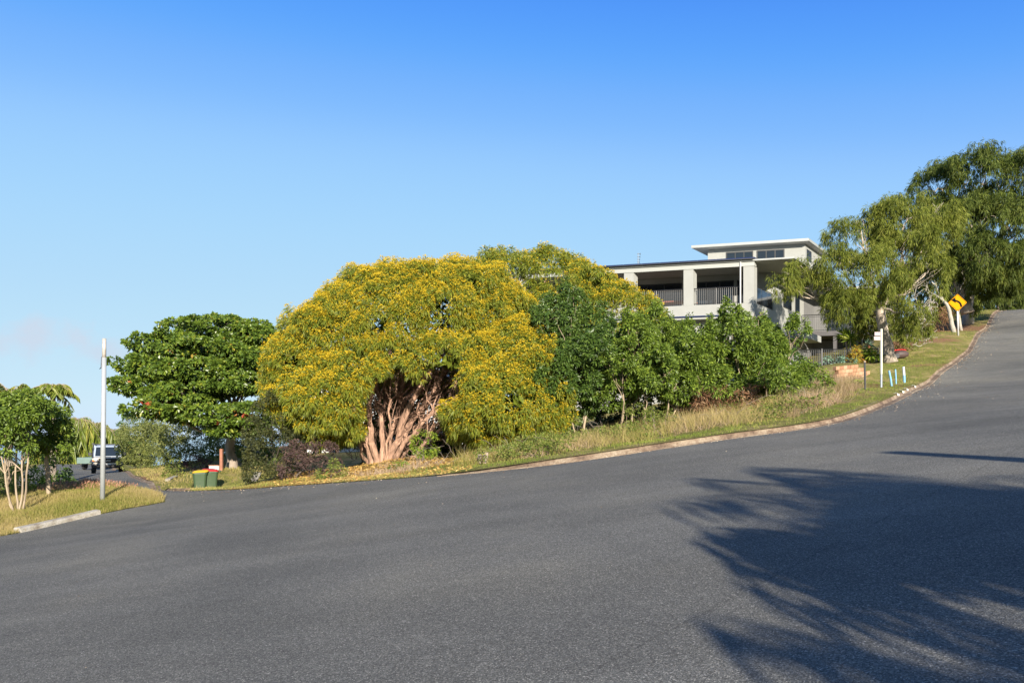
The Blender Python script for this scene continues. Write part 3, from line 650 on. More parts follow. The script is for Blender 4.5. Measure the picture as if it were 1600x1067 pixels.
build('trunk', merge([tube(curve(b-[0, 0, .2], W3(1516, 428, 52), (0, 0, 0), .01, 8), .42, .3, sides=10), tube(curve(W3(1513, 470, 52), W3(1505, 440, 51.6), (0, 0, 0), .02, 5), .16, .1, sides=8)]), bark_gum, t, smooth=True)

# ---- left side: trees by the island
b = foot(26, 17.5); lobes = cluster(0, 17.8, 618, 700, 52, 18, 17, .5)+cluster(38, 18.2, 612, 705, 34, 14, 15, .4)+cluster(-50, 18, 620, 760, 40, 10, 22, .5)
def stemmed(b, lobes, lab, leaf, stems, r, label_cat='tree', dens=13, rad=.15, m=14, k=7, Ln=.085, W=.038):
    t = thing('broadleaf_tree', b, lab, label_cat, 'broadleaf trees on the left bank')
    C, Nn = shell(lobes, dens, nz=.14, back=.35); P, D = clumps(C, Nn, rad, m); build('crown', s_broad(k, Ln, W)(P, D)+[core(lobes, 0, 50, .16, .82)], leaf, t)
    for s in stems:
        P = [np.array(b)+np.array([s[0], s[1], -.1])]+[W3(*q) for q in s[2:]]; Q = []
        for a_, b_ in zip(P[:-1], P[1:]): Q += list(curve(a_, b_, rng.normal(size=3)*.03, .015, 6)[:-1])
        Q.append(P[-1]); ps = [tube(np.array(Q), r, r*.5, sides=8)]
        for k_ in range(7):
            l = lobes[rng.integers(len(lobes))]; e = np.array(l[:3])+unit(rng.normal(size=3)+np.array([0, -.6, 0]))*np.array(l[3:])*.8; ps.append(tube(curve(Q[rng.integers(len(Q)//2, len(Q))], e, (0, 0, .03), .05, 6), .018, .006, sides=4, cap=False))
        build('stem', merge(ps), bark_pale, t, smooth=True)
stemmed(b, lobes, 'multi-stemmed glossy tree at the left edge with four pale slender trunks', glossy_leaf,
        [(-.05, 0, (8, 740, 17.5), (-5, 680, 17.8)), (0, .1, (24, 740, 17.6), (22, 660, 18)), (.05, 0, (34, 735, 17.4), (40, 670, 18)), (-.2, .2, (12, 760, 17.8), (10, 650, 18.2)), (.1, .05, (44, 700, 17.6), (50, 650, 18.2))], .027)
stemmed(foot(76, 19.4), cluster(74, 19.4, 634, 712, 26, 14, 12, .3), 'single-trunked glossy tree leaning beside the grass island, left of the white pole', glossy_leaf,
        [(0, 0, (72, 720, 19.4), (78, 670, 19.4), (76, 640, 19.4))], .062)
def shrub(px, Y, lb, leaf, lab, style=None, dens=7, rad=.2, m=12, bark=bark_dark, group=None, core_d=14, name='shrub', r0=.03, cat='shrub', dz=0.):
    b = foot(px, Y); b[2] += dz; t = thing(name, b, lab, cat, group); lobes = [lobe(*q) for q in lb]
    C, Nn = shell(lobes, dens, nz=.15, back=.4); P, D = clumps(C, Nn, rad, m)
    ps = (style or s_broad(6, .12, .045))(P, D)
    if core_d: ps.append(core(lobes, 0, core_d, .14, .8))
    build('foliage', ps, leaf, t); c = np.array(lobes[0][:3])
    build('stem', merge(limbs(b-[0, 0, .1], b*.6+c*.4, lobes, r0, 4)), bark, t); return t
for i_, (px, Y, lb, lf, lab) in enumerate([
    (20, 21, [(20, 770, 21, 46, 44, .9), (-40, 760, 21, 50, 50, 1)], lime_leaf, 'bright green bush low behind the pale stems at the left edge'),
    (70, 22.5, [(62, 745, 22, 30, 34, .8), (90, 735, 22.5, 16, 30, .6)], glossy_leaf, 'dark green bush between the two left trees'),
    (100, 26, [(100, 765, 26, 18, 22, .7)], glossy_dark, 'small dark bush where the side road passes behind the bank'),
    (255, 46, [(255, 700, 46, 26, 28, 1.5), (225, 695, 48, 26, 28, 1.5)], shrub_leaf, 'grey-olive shrub on the slope right of the parked vehicle'),
    (216, 50, [(220, 690, 50, 22, 34, 1.5), (206, 716, 48, 10, 14, .7)], shrub_leaf, 'pale olive shrub leaning over the front of the parked vehicle'),
    (218, 60, [(215, 672, 60, 22, 22, 1.6)], glossy_dark, 'dark round tree above the parked vehicle on the slope'),
    (290, 44, [(290, 690, 44, 36, 36, 1.6), (320, 700, 44, 36, 34, 1.6), (270, 668, 46, 30, 20, 1.5)], shrub_leaf, 'wide shaded shrub under the left side of the round-leaved tree'),
    (345, 46, [(345, 695, 46, 36, 32, 1.6), (385, 690, 46, 30, 28, 1.6)], glossy_dark, 'dark blue-green shrub directly behind the round-leaved tree trunk'),
    (277, 36.5, [(277, 733, 36.5, 13, 12, .45)], weed_leaf, 'small bright green bush on the slope left of the bins'),
    (310, 38, [(312, 722, 38, 14, 7, .5)], purple_leaf, 'low reddish shrub on the bank just behind the bins'),
    (430, 21.5, [(425, 690, 21.5, 34, 52, .9), (412, 730, 21.2, 24, 24, .6), (440, 650, 22, 34, 40, .9), (470, 680, 22.6, 36, 50, .8)], olive_shaded, 'tall olive conifer-like shrub, darkened for shade, under the left edge of the yellow dome'),
    (470, 20.6, [(470, 722, 20.8, 30, 26, .6), (500, 715, 21.5, 26, 24, .6)], purple_leaf, 'dry purple-brown shrub in the shade beneath the yellow dome'),
    (518, 19.4, [(518, 736, 19.4, 20, 10, .4)], weed_leaf, 'small yellow-green bush at the road edge left of the reddish stems'),
    (620, 19.4, [(618, 733, 19.4, 16, 9, .3)], glossy_leaf, 'small leafy green bush at the foot of the reddish stems'),
    (662, 21.5, [(664, 695, 22, 16, 16, .4)], lime_leaf, 'light green regrowth bush among the stems of the yellow tree'),
    (865, 18.2, [(866, 706, 18.2, 18, 9, .3)], glossy_leaf, 'dark leafy weed bush at the verge right of the timber stump'),
    (945, 19, [(944, 688, 19, 18, 9, .35)], weed_leaf, 'low green weed clump on the verge below the tall dark shrub tree'),
    (1010, 20.6, [(1010, 656, 21, 40, 16, .6)], weed_leaf, 'broad light green weed bush at the foot of the sapling stems'),
    (1268, 21.4, [(1262, 616, 22.5, 18, 10, .3)], shrub_leaf, 'scrubby little bush under the lone sapling'),
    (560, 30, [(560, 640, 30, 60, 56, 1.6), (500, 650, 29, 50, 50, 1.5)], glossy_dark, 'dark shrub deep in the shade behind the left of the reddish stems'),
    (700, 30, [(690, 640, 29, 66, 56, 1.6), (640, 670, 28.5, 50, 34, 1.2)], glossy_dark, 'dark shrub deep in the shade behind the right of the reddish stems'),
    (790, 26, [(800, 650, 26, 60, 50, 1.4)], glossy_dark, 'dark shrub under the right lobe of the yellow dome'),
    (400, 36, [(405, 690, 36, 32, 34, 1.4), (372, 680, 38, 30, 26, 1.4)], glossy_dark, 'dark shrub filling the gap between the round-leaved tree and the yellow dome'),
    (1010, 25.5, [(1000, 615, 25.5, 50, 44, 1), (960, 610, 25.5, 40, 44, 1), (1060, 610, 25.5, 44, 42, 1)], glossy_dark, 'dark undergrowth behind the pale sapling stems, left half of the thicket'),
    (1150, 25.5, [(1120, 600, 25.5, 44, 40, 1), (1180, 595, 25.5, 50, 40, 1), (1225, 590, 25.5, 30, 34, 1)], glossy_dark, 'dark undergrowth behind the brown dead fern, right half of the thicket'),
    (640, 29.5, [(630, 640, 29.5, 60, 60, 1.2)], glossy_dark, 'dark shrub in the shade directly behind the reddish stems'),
    (1340, 25, [(1338, 608, 25, 9, 6, .25)], lime_leaf, 'small green weed tuft left of the dark post')]):
    st = s_broad(6, .075 if Y < 23 else .15, .03 if Y < 23 else .06)
    if i_ == 10: st = s_broad(7, .09, .03)
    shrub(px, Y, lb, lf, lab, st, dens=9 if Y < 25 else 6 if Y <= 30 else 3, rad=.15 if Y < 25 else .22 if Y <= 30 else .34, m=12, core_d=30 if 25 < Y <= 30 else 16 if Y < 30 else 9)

# ---- palms
def fronds(c, n, Ln, sag, leaf_l, leaf_w, up=.6, az=None, k=34, hang=.9):
    ps, rach = [], []
    for q in range(n):
        a_ = rng.uniform(0, 2*math.pi) if az is None else rng.uniform(*az); e = rng.uniform(-.1, 1)*up
        d = np.array([math.cos(a_), math.sin(a_), e*1.6]); d = unit(d); tt = np.linspace(0, 1, 12)[:, None]
        l = Ln*rng.uniform(.8, 1.15); P = c+d*l*tt+np.array([0, 0, -1.])*sag*l*tt**2.2
        rach.append(tube(P, .03, .008, sides=5, cap=False))
        s = rng.uniform(.12, 1, k); B = np.stack([np.interp(s, tt[:, 0], P[:, i]) for i in range(3)], 1)
        T = unit(np.gradient(P, axis=0)); TB = np.stack([np.interp(s, tt[:, 0], T[:, i]) for i in range(3)], 1)
        S = unit(np.cross(TB, [0, 0, 1.]))*np.where(rng.random(k) < .5, 1, -1)[:, None]
        D = unit(S*.8+TB*.5+np.array([0, 0, -hang])); v = leaves(B, D, leaf_l*(1.1-.5*np.abs(s-.4))*rng.uniform(.8, 1.1, k), leaf_w, droop=.3)
        ps.append((v[0], v[1], 0, rng.random(k)*.5+rng.random()*.5))
    return ps, rach
def palm(base, top, n, Ln, lab, sag=.6, leaf_l=.7, leaf_w=.06, leaf=palm_leaf, up=.8, k=40, r0=.16, hang=.9, cat='palm', az=None):
    t = thing('palm_tree', base, lab, cat); top = np.array(top)
    build('trunk', merge([tube(curve(np.array(base)-[0, 0, .2], top, (0, 0, 0), .01, 8), r0, r0*.8, sides=9)]), bark_grey, t, smooth=True)
    ps, ra = fronds(top, n, Ln, sag, leaf_l, leaf_w, up, az, k, hang); build('fronds', ps, leaf, t); build('frond_stalks', merge(ra), bark_pale, t)
    return t
b = foot(84, 38); palm(b, W3(82, 610, 38), 38, 1.15, 'fan palm with yellowing fronds standing above the left trees', .6, .5, .08, up=1.2, k=60, hang=.5)
b = foot(12, 36); palm(b, W3(18, 622, 36), 26, 1.2, 'green palm top half hidden behind the tree at the left edge', .35, .5, .08, up=1.5, k=50, hang=.4)
for px, Y, py in ((122, 84, 655), (150, 88, 662), (176, 92, 672)):
    b = foot(px, Y); palm(b, W3(px, py+4, Y), 44, 2.8, {122: 'leftmost yellow-green hanging palm at the end of the side road', 150: 'middle yellow-green hanging palm, above the parked vehicle', 176: 'rightmost yellow-green hanging palm, behind the white pole'}[px], .95, 2.3, .3, up=.9, k=46, hang=2.2)
shrub(90, 80, [(100, 705, 84, 40, 18, 2), (160, 700, 98, 60, 22, 2)], palm_leaf, 'yellowish undergrowth at the far end of the side road', s_weep(6, 1.3, .2), dens=1.2, rad=.7, core_d=2)
# ---- garden plants behind the black fence
def yucca(px, Y, heads, trunk_pts, leaf, lab, Ln=.55, W=.05, n=70, name='yucca', r=.06, bark=bark_pale, up=.35):
    b = foot(px, Y); t = thing(name, b, lab, 'garden plant')
    ps = []
    for h in heads: ps.append(tube(curve(b-[0, 0, .1], W3(*h), (.05, 0, 0), .02, 7), r, r*.7, sides=7))
    build('trunk', merge(ps), bark, t, smooth=True); ls = []
    for h in heads:
        D = unit(rng.normal(size=(n, 3))+np.array([0, 0, up])); c = np.tile(W3(*h), (n, 1)); v = leaves(c, D, Ln*rng.uniform(.8, 1.1, n), W, fold=.1, droop=.12); ls.append((v[0], v[1], 0, rng.random(n)))
    build('leaves', ls, leaf, t)
flame_leaf = leafm('flame_leaf', [(0, (.24, .28, .03)), (.5, (.4, .3, .03)), (1, (.42, .14, .04))], .3)
blue_leaf = leafm('bluish_leaf', [(0, (.12, .25, .17)), (1, (.3, .45, .32))], .2)
yucca(1322, 36, [(1320, 524, 36), (1330, 530, 35.8)], None, lime_leaf, 'spiky bright green yucca standing behind the black fence', .62, .07, 90)
yucca(1340, 36.5, [(1336, 512, 36.5), (1350, 517, 36.4)], None, flame_leaf, 'slim forked dragon tree with orange and yellow tufts', .42, .06, 70, 'dragon_tree', .04, bark_white)
yucca(1358, 35.5, [(1357, 538, 35.5)], None, blue_leaf, 'bluish rosette plant on an orange-brown stem', .42, .06, 40, 'rosette_plant', .09, pm('rusty_stem', (.45, .17, .07)))
yucca(1309, 35, [(1309, 558, 35)], None, shrub_leaf, 'short stumpy cycad with grey-green leaves inside the fence', .4, .05, 40, 'cycad', .1, bark_pale)
shrub(1338, 34.6, [(1338, 556, 34.6, 14, 10, .4)], flame_leaf, 'yellow-orange croton bush inside the fence', s_broad(6, .22, .06), dens=7, rad=.2, m=10, core_d=6)
shrub(1364, 34.4, [(1364, 560, 34.4, 9, 8, .35)], lime_leaf, 'fleshy lime green plant right of the croton at the fence end', s_broad(6, .3, .12), dens=6, rad=.15, m=6, core_d=0)
shrub(1322, 34.2, [(1322, 566, 34.2, 10, 5, .3), (1296, 566, 34.2, 9, 5, .3)], blue_leaf, 'low bluish ground plants along the inside of the fence', s_broad(6, .2, .05), dens=6, rad=.15, m=6, core_d=0)
shrub(1408, 36.5, [(1405, 548, 37, 13, 10, .5)], dry_leaf, 'rusty low hedge behind the foot of the leaning frangipani', s_broad(6, .16, .06), dens=7, rad=.2, m=8)
shrub(1455, 44, [(1455, 500, 46, 20, 14, 1), (1435, 512, 46, 16, 12, 1)], dry_leaf, 'pile of dead brown branches on the slope behind the frangipani', s_weep(5, .4, .03, .2), dens=3, rad=.4, m=8, core_d=0)
shrub(1180, 21.6, [(1160, 628, 21.6, 36, 20, .4), (1112, 632, 21.4, 34, 18, .4)], dry_leaf, 'mass of dead rust-brown fern at the foot of the thicket', s_weep(6, .2, .03, .3), dens=9, rad=.2, m=10, core_d=6)
shrub(1262, 22, [(1275, 640, 21.5, 22, 10, .4)], dry_leaf, 'dead straw-coloured brush right of the thicket', s_weep(6, .25, .02, -.3), dens=6, rad=.18, m=8, core_d=0)
# ------------------------------------------------------------ grass and weeds
straw = [(0, (.13, .18, .03)), (.35, (.24, .25, .05)), (.6, (.38, .31, .11)), (1, (.52, .40, .20))]
green_grass = leafm('verge_grass', [(0, (.10, .16, .02)), (.45, (.2, .26, .04)), (.8, (.36, .34, .09)), (1, (.5, .39, .17))], .3, .7, .2)
dry_grass = leafm('dry_grass', straw, .3, .8, .2)
dead_grass = leafm('dead_grass', [(0, (.2, .15, .06)), (.5, (.38, .27, .15)), (1, (.54, .40, .27))], .3, .8, .2)
seed_head = leafm('seed_head', [(0, (.3, .13, .08)), (1, (.5, .3, .2))], .2, .8, .2)
EM = EDGE
def area(n, x0, x1, y0, y1, lo, hi, u0=-1e9, u1=1e9, line=None, dens=None):
    X = rng.uniform(x0, x1, n); Y = rng.uniform(y0, y1, n); u = X/np.maximum(Y, .1)*F+800
    k = (u > u0) & (u < u1) & ~inside(EDGE, X, Y); X, Y = X[k], Y[k]
    d = edge_dist(X, Y, line); k = (d > lo) & (d < hi); X, Y, d = X[k], Y[k], d[k]
    if dens is not None: k = rng.random(len(X)) < dens(X, Y, d); X, Y, d = X[k], Y[k], d[k]
    return X, Y, d
def zgr(X, Y, d=None):
    if d is None: d = edge_dist(X, Y)
    return gz(X, Y)+rough(X, Y)*sm(.3, 1.5, d)
def clump(X, Y, d, k, r): 
    X2 = np.repeat(X, k)+rng.normal(size=len(X)*k)*r; Y2 = np.repeat(Y, k)+rng.normal(size=len(X)*k)*r
    ok = ~inside(EDGE, X2, Y2); return X2[ok], Y2[ok], np.repeat(zgr(X, Y, d), k)[ok], np.repeat(rng.random(len(X)), k)[ok]
def sward(name, X, Y, d, k, r, h, wd, mat, lean=.35, tint=0., hvar=.5):
    X2, Y2, Z, q = clump(X, Y, d, k, r); P = np.stack([X2, Y2, Z-.02], 1)
    H = h*(1-hvar+2*hvar*rng.random(len(P)))*(.7+.6*q); V, Fc = blades(P, H, wd, lean)
    pn = .5+.25*np.sin(X2*1.3+Y2*.7)+.25*np.sin(Y2*1.9-X2*.8)
    return (V, Fc, 0, np.clip(.45*rng.random(len(P))+.45*pn+.2*q-.1+tint, 0, 1))
kl = kerb_l
patchy = lambda X, Y: .5+.5*np.sin(X*1.1+1.3*np.sin(Y*.9))*np.cos(Y*1.3+.5*X)
# short verge grass along the kerb
X, Y, d = area(60000, -3, 26, 14, 36, .13, 2.2, line=kl, u0=640)
v1 = sward('g', X, Y, d, 4, .05, .065, .012, green_grass, .5)
X, Y, d = area(26000, -12, -2, 16, 27, .03, 1.3, line=kl)
v2 = sward('g', X, Y, d, 3, .05, .06, .012, green_grass, .5, .3)
X, Y, d = area(40000, 12, 45, 25, 64, .25, 9, u0=1380, dens=lambda X, Y, d: 1-np.clip(cover(X, Y)[1]*1.3, 0, .92))
v3 = sward('g', X, Y, d, 3, .09, .075, .022, green_grass, .5, .12)
tag(build('verge_grass', [v1, v2, v3], green_grass), kind='stuff')
# the grass island on the left
X, Y, d = area(60000, -17, -8.8, 14.5, 24, .02, 4, u1=262)
g = Y > 0
i1 = sward('g', X, Y, d, 5, .05, .09, .012, dry_grass, .5, .1)
X, Y, d = area(9000, -14, -9.5, 20.2, 24, .05, 3.0, u1=215, u0=60); i2 = sward('g', X, Y, d, 3, .05, .09, .012, dry_grass, .25, .2)
sh = (i2[0].reshape(-1, 3, 3)[::5, 2]); sd_ = leaves(sh, np.array([[.1, 0, 1.]])+rng.normal(size=sh.shape)*.3, .07, .02)
tag(build('island_grass', [i1, i2, (sd_[0], sd_[1], 1, rng.random(len(sh)))], [dry_grass, seed_head]), kind='stuff')
X, Y, d = area(30000, -30, -9, 25, 60, .2, 9, line=side_l, u0=180, u1=440); v = sward('g', X, Y, d, 3, .1, .12, .03, dry_grass, .5, .05)
tag(build('slope_grass', [v], dry_grass), kind='stuff')
# tall dry grass and weeds in front of the thicket
D1 = lambda X, Y, d: sm(1.0, 2.2, d)*np.clip(patchy(X, Y)*1.6-.25, 0, 1)
X, Y, d = area(16000, -1.5, 14, 15, 27, 1.0, 5.6, u0=700, u1=1350, line=kl, dens=D1); w1_ = sward('g', X, Y, d, 8, .08, .34, .011, dry_grass, .6, .15)
X, Y, d = area(7000, 6, 14, 16, 28, 1.3, 6.5, u0=1225, u1=1345, line=kl, dens=lambda X, Y, d: patchy(X*1.3, Y*1.2+2) > .3); w2_ = sward('g', X, Y, d, 9, .11, .42, .010, dead_grass, .75, .2)
X, Y, d = area(5200, -8, 14, 16, 27, 1.2, 3.2, u0=520, u1=1320, line=kl, dens=lambda X, Y, d: patchy(X+3, Y*1.4) > .6); w3_ = sward('g', X, Y, d, 12, .09, .2, .014, dead_grass, .9, .35)
tag(build('tall_dry_grass', [w1_, (w2_[0], w2_[1], 1, w2_[3]), (w3_[0], w3_[1], 1, w3_[3])], [dry_grass, dead_grass]), kind='stuff')
# green weeds among it
X, Y, d = area(11000, -1, 13, 15, 26, 1.2, 5, u0=690, u1=1300, line=kl, dens=lambda X, Y, d: patchy(X*1.2+5, Y+2) > .55)
P = np.stack([X, Y, zgr(X, Y, d)+rng.uniform(.02, .35, len(X))], 1); s_ = shoots(P, np.tile([0, -.3, 1.], (len(P), 1)), 6, .085, .035)
tag(build('weeds', [s_], weed_leaf), kind='stuff')
# litter: fallen blossom, bark and leaves, under the wattle; a few leaves on the asphalt
X, Y, d = area(8000, -9, -1, 16.2, 26, .05, 8, u0=430, u1=820)
P = np.stack([X, Y, zgr(X, Y, d)+.01], 1); Dv = rng.normal(size=P.shape); Dv[:, 2] *= .25; l1 = leaves(P, Dv, .09, .035)
litter_m = leafm('fallen_leaf', [(0, (.2, .1, .04)), (.5, (.42, .26, .07)), (1, (.58, .42, .15))], .1, .8, .2)
n = 2600; i = rng.integers(0, len(kerb_l), n); off = np.where(rng.random(n) < .9, rng.exponential(.14, n)+.05, rng.exponential(1.0, n))
T = unit(np.gradient(kerb_l, axis=0)); O = np.stack([T[:, 1], -T[:, 0]], 1); c = kerb_l[:60].mean(0)+O[:60].mean(0)
if not inside(EDGE, *[np.array([q]) for q in (kerb_l[60]+O[60]*.5)])[0]: O = -O
Q = kerb_l[i]+O[i]*off[:, None]+rng.normal(size=(n, 2))*.2; Q = Q[inside(EDGE, Q[:, 0], Q[:, 1])]
Q = np.vstack([Q, np.column_stack([rng.uniform(-8, 7, 60), rng.uniform(4, 15, 60)])]); Q = Q[inside(EDGE, Q[:, 0], Q[:, 1])]
P2 = np.column_stack([Q, terr(Q[:, 0], Q[:, 1])+.008]); Dv = rng.normal(size=P2.shape); Dv[:, 2] = .13*Dv[:, 0]+.05*Dv[:, 1]; far = np.clip(P2[:, 1]/20, .25, 1.6); l2 = leaves(P2, Dv, .04*far, .022*far)
pale_leaf = leafm('pale_fallen_leaf', [(0, (.10, .06, .04)), (.6, (.3, .2, .12)), (1, (.6, .53, .42))], .1, .8)
tag(build('fallen_leaves', [(l1[0], l1[1], 0, rng.random(len(P))), (l2[0], l2[1], 1, rng.random(len(P2)))], [litter_m, pale_leaf]), kind='stuff')
# dead sticks lying in the weeds
st_ = []
for k in range(90):
    px = rng.uniform(640, 1300); Y0 = rng.uniform(18.5, 22.5); f = foot(px, Y0); e = f+np.array([rng.normal()*.7, rng.normal()*.3, rng.uniform(.05, .7)])
    st_.append(tube(curve(f, e, rng.normal(size=3)*.1, .05, 6), .007, .003, sides=4, cap=False))
tag(build('dead_sticks', merge(st_), pm('grey_stick', (.22, .18, .14), .9, .3)), kind='stuff')

# ------------------------------------------------------------ the big house
H0 = thing('modern_house', (13.75, 40, 2.4), 'modern cream two-storey house with columned balcony and flat roofs above the thicket', 'house')
def hw(V):
    V = np.asarray(V, float); s, t_, z = V[:, 0], V[:, 1], V[:, 2]
    return np.column_stack([13.75-.970*s+.625*t_, 40+.2425*s+.781*t_, z])
def hb(*a): return box(*a, f=hw)
def so(px, t_=0): u = (px-800)/F; return (13.75+.625*t_-(40+.781*t_)*u)/(.970+.2425*u)
render = pm('cream_render', (.30, .305, .28), .85, .05, 2, bmp=.15, bscale=60)
fascia_m = pm('pale_fascia', (.31, .32, .295), .5, .03)
soffit_m = pm('soffit_sheet', (.4, .4, .37), .8, .04)
black_m = pm('black_metal', (.02, .021, .022), .35, .2)
roofm = pm('roof_sheet', (.35, .37, .37), .45, .1)
glass_m = pm('tinted_glass', (.012, .018, .026), .06, .1, spec=.6)
solar = pm('solar_panel', (.012, .02, .075), .12, .1)
white_m = pm('white_metal', (.5, .5, .48), .45, .04)
def part(name, boxes, mat, parent=H0): 
    return build(name, [(b[0], b[1], 0, None) for b in boxes], mat, parent)
bottom = 1.5
part('wall', [hb(0, 14, 0, .22, bottom, 7.53), hb(-.02, .2, .22, 3.4, bottom, 7.53), hb(-.02, .2, 3.4, 9.3, bottom, 9.86), hb(.2, 13.9, 3.4, 3.6, 7.3, 9.86), hb(13.8, 14, .22, 9.3, bottom, 9.86), hb(.2, 13.8, 9.1, 9.3, bottom, 9.86)], render)
part('balcony_floor', [hb(.2, 13.8, .22, 3.4, 7.05, 7.3)], render)
part('balcony_beam', [hb(-.03, 14.02, -.03, .3, 9.62, 9.87)], fascia_m)
for px0, px1 in ((1178, 1161.5), (1083, 1068), (990, 975)):
    s0, s1 = so(px0), so(px1); part('column', [hb(max(0.003, s0), s1, .004, .5, 7.534, 9.616)], render)
part('column', [hb(10.4, 11, .004, .5, 7.534, 9.616)], render); part('column', [hb(13.4, 13.99, .004, .5, 7.534, 9.616)], render)
part('roof', [hb(-2.2, 14.6, -.14, 9.6, 9.885, 9.96)], fascia_m)
part('soffit', [hb(-2.15, 14.5, -.1, 9.5, 9.873, 9.883)], soffit_m)
part('roof_sheeting', [hb(-2.15, 14.55, -.1, 9.5, 9.963, 9.98)], roofm)
pn = part('solar_panels', [hb(.2+k*1.05-.3, 1.2+k*1.05-.3, -.26, 1.2, 9.99, 10.07) for k in range(13)], solar)
build('mounting_rail', [(*tube(hw([(-.1, -.29, 9.98), (13.4, -.29, 9.98)]), .03, sides=5), 0, None)], black_m, pn)
# railings of the bays
def railing(parent, a, b, z0, z1, f=hw, gap=.11, name='railing', r=.012, posts=True):
    a, b = np.array(a, float), np.array(b, float); n = int(np.linalg.norm(b-a)/gap); ps = []
    z0 = np.broadcast_to(z0, (2,)); z1 = np.broadcast_to(z1, (2,))
    def P(t_, z): q = a*(1-t_)+b*t_; return (q[0], q[1], z)
    lo = lambda t_: z0[0]*(1-t_)+z0[1]*t_; hi = lambda t_: z1[0]*(1-t_)+z1[1]*t_
    ff = f or (lambda V: np.asarray(V, float))
    ps.append(tube(ff([P(0, hi(0)), P(1, hi(1))]), .028, sides=6)); ps.append(tube(ff([P(0, lo(0)+.08), P(1, lo(1)+.08)]), .018, sides=6)); ps.append(tube(ff([P(0, hi(0)-.12), P(1, hi(1)-.12)]), .014, sides=6))
    for k in range(n+1):
        t_ = k/n; rr = .024 if posts and k % 14 == 0 else r; ps.append(tube(ff([P(t_, lo(t_)), P(t_, hi(t_)-.01)]), rr, sides=5, cap=False))
    return build(name, merge(ps), black_m, parent)
for p0, p1 in ((1082.5, 1163), (990.5, 1067)): railing(H0, (so(p1), .12), (so(p0), .12), 7.53, 8.5)
railing(H0, (so(974.5), .12), (10.4, .12), 7.53, 8.5)
part('side_screen', [hb(.07, .09, .55+k*.95, 1.46+k*.95, 7.56, 8.5) for k in range(3)], glass_m); railing(H0, (.08, .5), (.08, 3.38), 7.53, 8.55, gap=.95)
def glazing(name, s0, s1, t0, z0, z1, n, horiz=False, parent=H0, side=False):
    fr = []; gl = []
    def B(a0, a1, b0, b1, c0, c1): return hb(b0, b1, a0, a1, c0, c1) if side else hb(a0, a1, b0, b1, c0, c1)
    fr += [B(s0, s1, t0-.05, t0-.004, z1-.06, z1), B(s0, s1, t0-.05, t0-.004, z0, z0+.06)]
    for k in range(n+1):
        x = s0+(s1-s0-.05)*k/n; fr.append(B(x, x+.05, t0-.047, t0-.006, z0+.06, z1-.06))
    w_ = part(name, fr, black_m, parent); part('pane', [B(s0+.05, s1-.05, t0-.022, t0-.014, z0+.06, z1-.06)], glass_m, w_); return w_
glazing('sliding_door', so(1147, 3.4), so(1082, 3.4), 3.4, 7.32, 9.5, 3); glazing('sliding_door', so(1066, 3.4), so(985, 3.4), 3.4, 7.32, 9.5, 3); glazing('sliding_door', 9.6, 12.8, 3.4, 7.32, 9.5, 3)
glazing('window', so(1162, 3.4), so(1152, 3.4), 3.4, 7.9, 9.5, 1)
for a_, b_ in ((5.0, 6.6), (7.4, 8.3)):
    sw_ = part('window', [box(-.06, -.022, a_, b_, 8.0, 9.3, f=hw)], black_m); part('pane', [box(-.066, -.061, a_+.06, b_-.06, 8.06, 9.24, f=hw)], glass_m, sw_)
# awning of the storey below, downpipe, stair rail line on the side wall
aw = part('lower_awning', [hb(so(1160), 12, -.7, -.003, 6.62, 6.72)], fascia_m); part('solar_panels', [hb(so(1144), 10, -.78, -.2, 6.73, 6.8)], solar, aw)
pz = [(.72, -.05, 9.98), (.72, -.05, 7.2), (.70, -.05, 7.0), (.2, -.05, 6.8), (.1, -.05, 6.6), (.1, -.05, 2.2)]
build('downpipe', [(*tube(hw(pz), .045, sides=8), 0, None)], white_m, H0)
build('wall_pipe', [(*tube(hw([(-.06, .3, 6.55), (-.06, 9.2, 5.75)]), .035, sides=6), 0, None)], black_m, H0)
# clerestory storey
part('upper_wall', [hb(so(1258, 5), so(1106, 5), 5, 9, 9.99, 11.83)], render)
part('upper_roof', [hb(-1.7, 5.25, 4.35, 9.6, 11.87, 12.03)], fascia_m); part('upper_soffit', [hb(-1.65, 5.2, 4.4, 9.5, 11.85, 11.867)], soffit_m)
for a_, b_ in ((1177, 1135), (1226, 1183)): glazing('window', so(a_, 5), so(b_, 5), 5, 11.0, 11.6, 3)
uw = part('window', [hb(-1.33, -1.294, 5.3, 6.3, 10.9, 11.6)], black_m)
# roof aerial
P0 = hw([(so(997, 3), 3, 9.97), (so(997, 3), 3, 11.45)]); ps = [tube(P0, .02, .014, sides=5)]
for k, z in enumerate((11.4, 11.22, 11.05, 10.88)): ps.append(tube(P0[1]+np.array([(-.05, 0, z-11.45), (.17-.02*k, .05, z-11.45)]), .014, sides=4)); ps.append(tube(P0[1]+np.array([(.15-.02*k, .05, z-11.51), (.15-.02*k, .05, z-11.39)]), .014, sides=4))
build('aerial', merge(ps), pm('aerial_metal', (.08, .08, .08), .4), H0)
shaded_r = pm('shaded_render', (.15, .15, .145), .85, .08, 3)  # rear wing's shade put into a darker wall colour
part('rear_wing', [hb(-4.6, -.03, 11.6, 11.8, 2.2, 9.7), hb(-.03, .17, 9.302, 11.8, bottom, 9.7), hb(-4.6, -4.4, 11.8, 16, 2.2, 9.7), hb(-4.4, .2, 15.8, 16, 2.2, 9.7)], shaded_r)
part('rear_roof', [hb(-5, .3, 9.62, 16.4, 9.72, 9.9)], roofm)
glazing('sliding_door', -3.6, -.9, 11.6, 7.0, 9.1, 2)
dk = part('deck', [hb(-4.4, -.05, 8.6, 11.59, 6.55, 6.85), hb(-4.4, -4.2, 8.7, 8.9, 2.4, 6.55), hb(-2.2, -2.0, 8.7, 8.9, 2.4, 6.55)], pm('dark_deck', (.05, .045, .045), .6, .2))
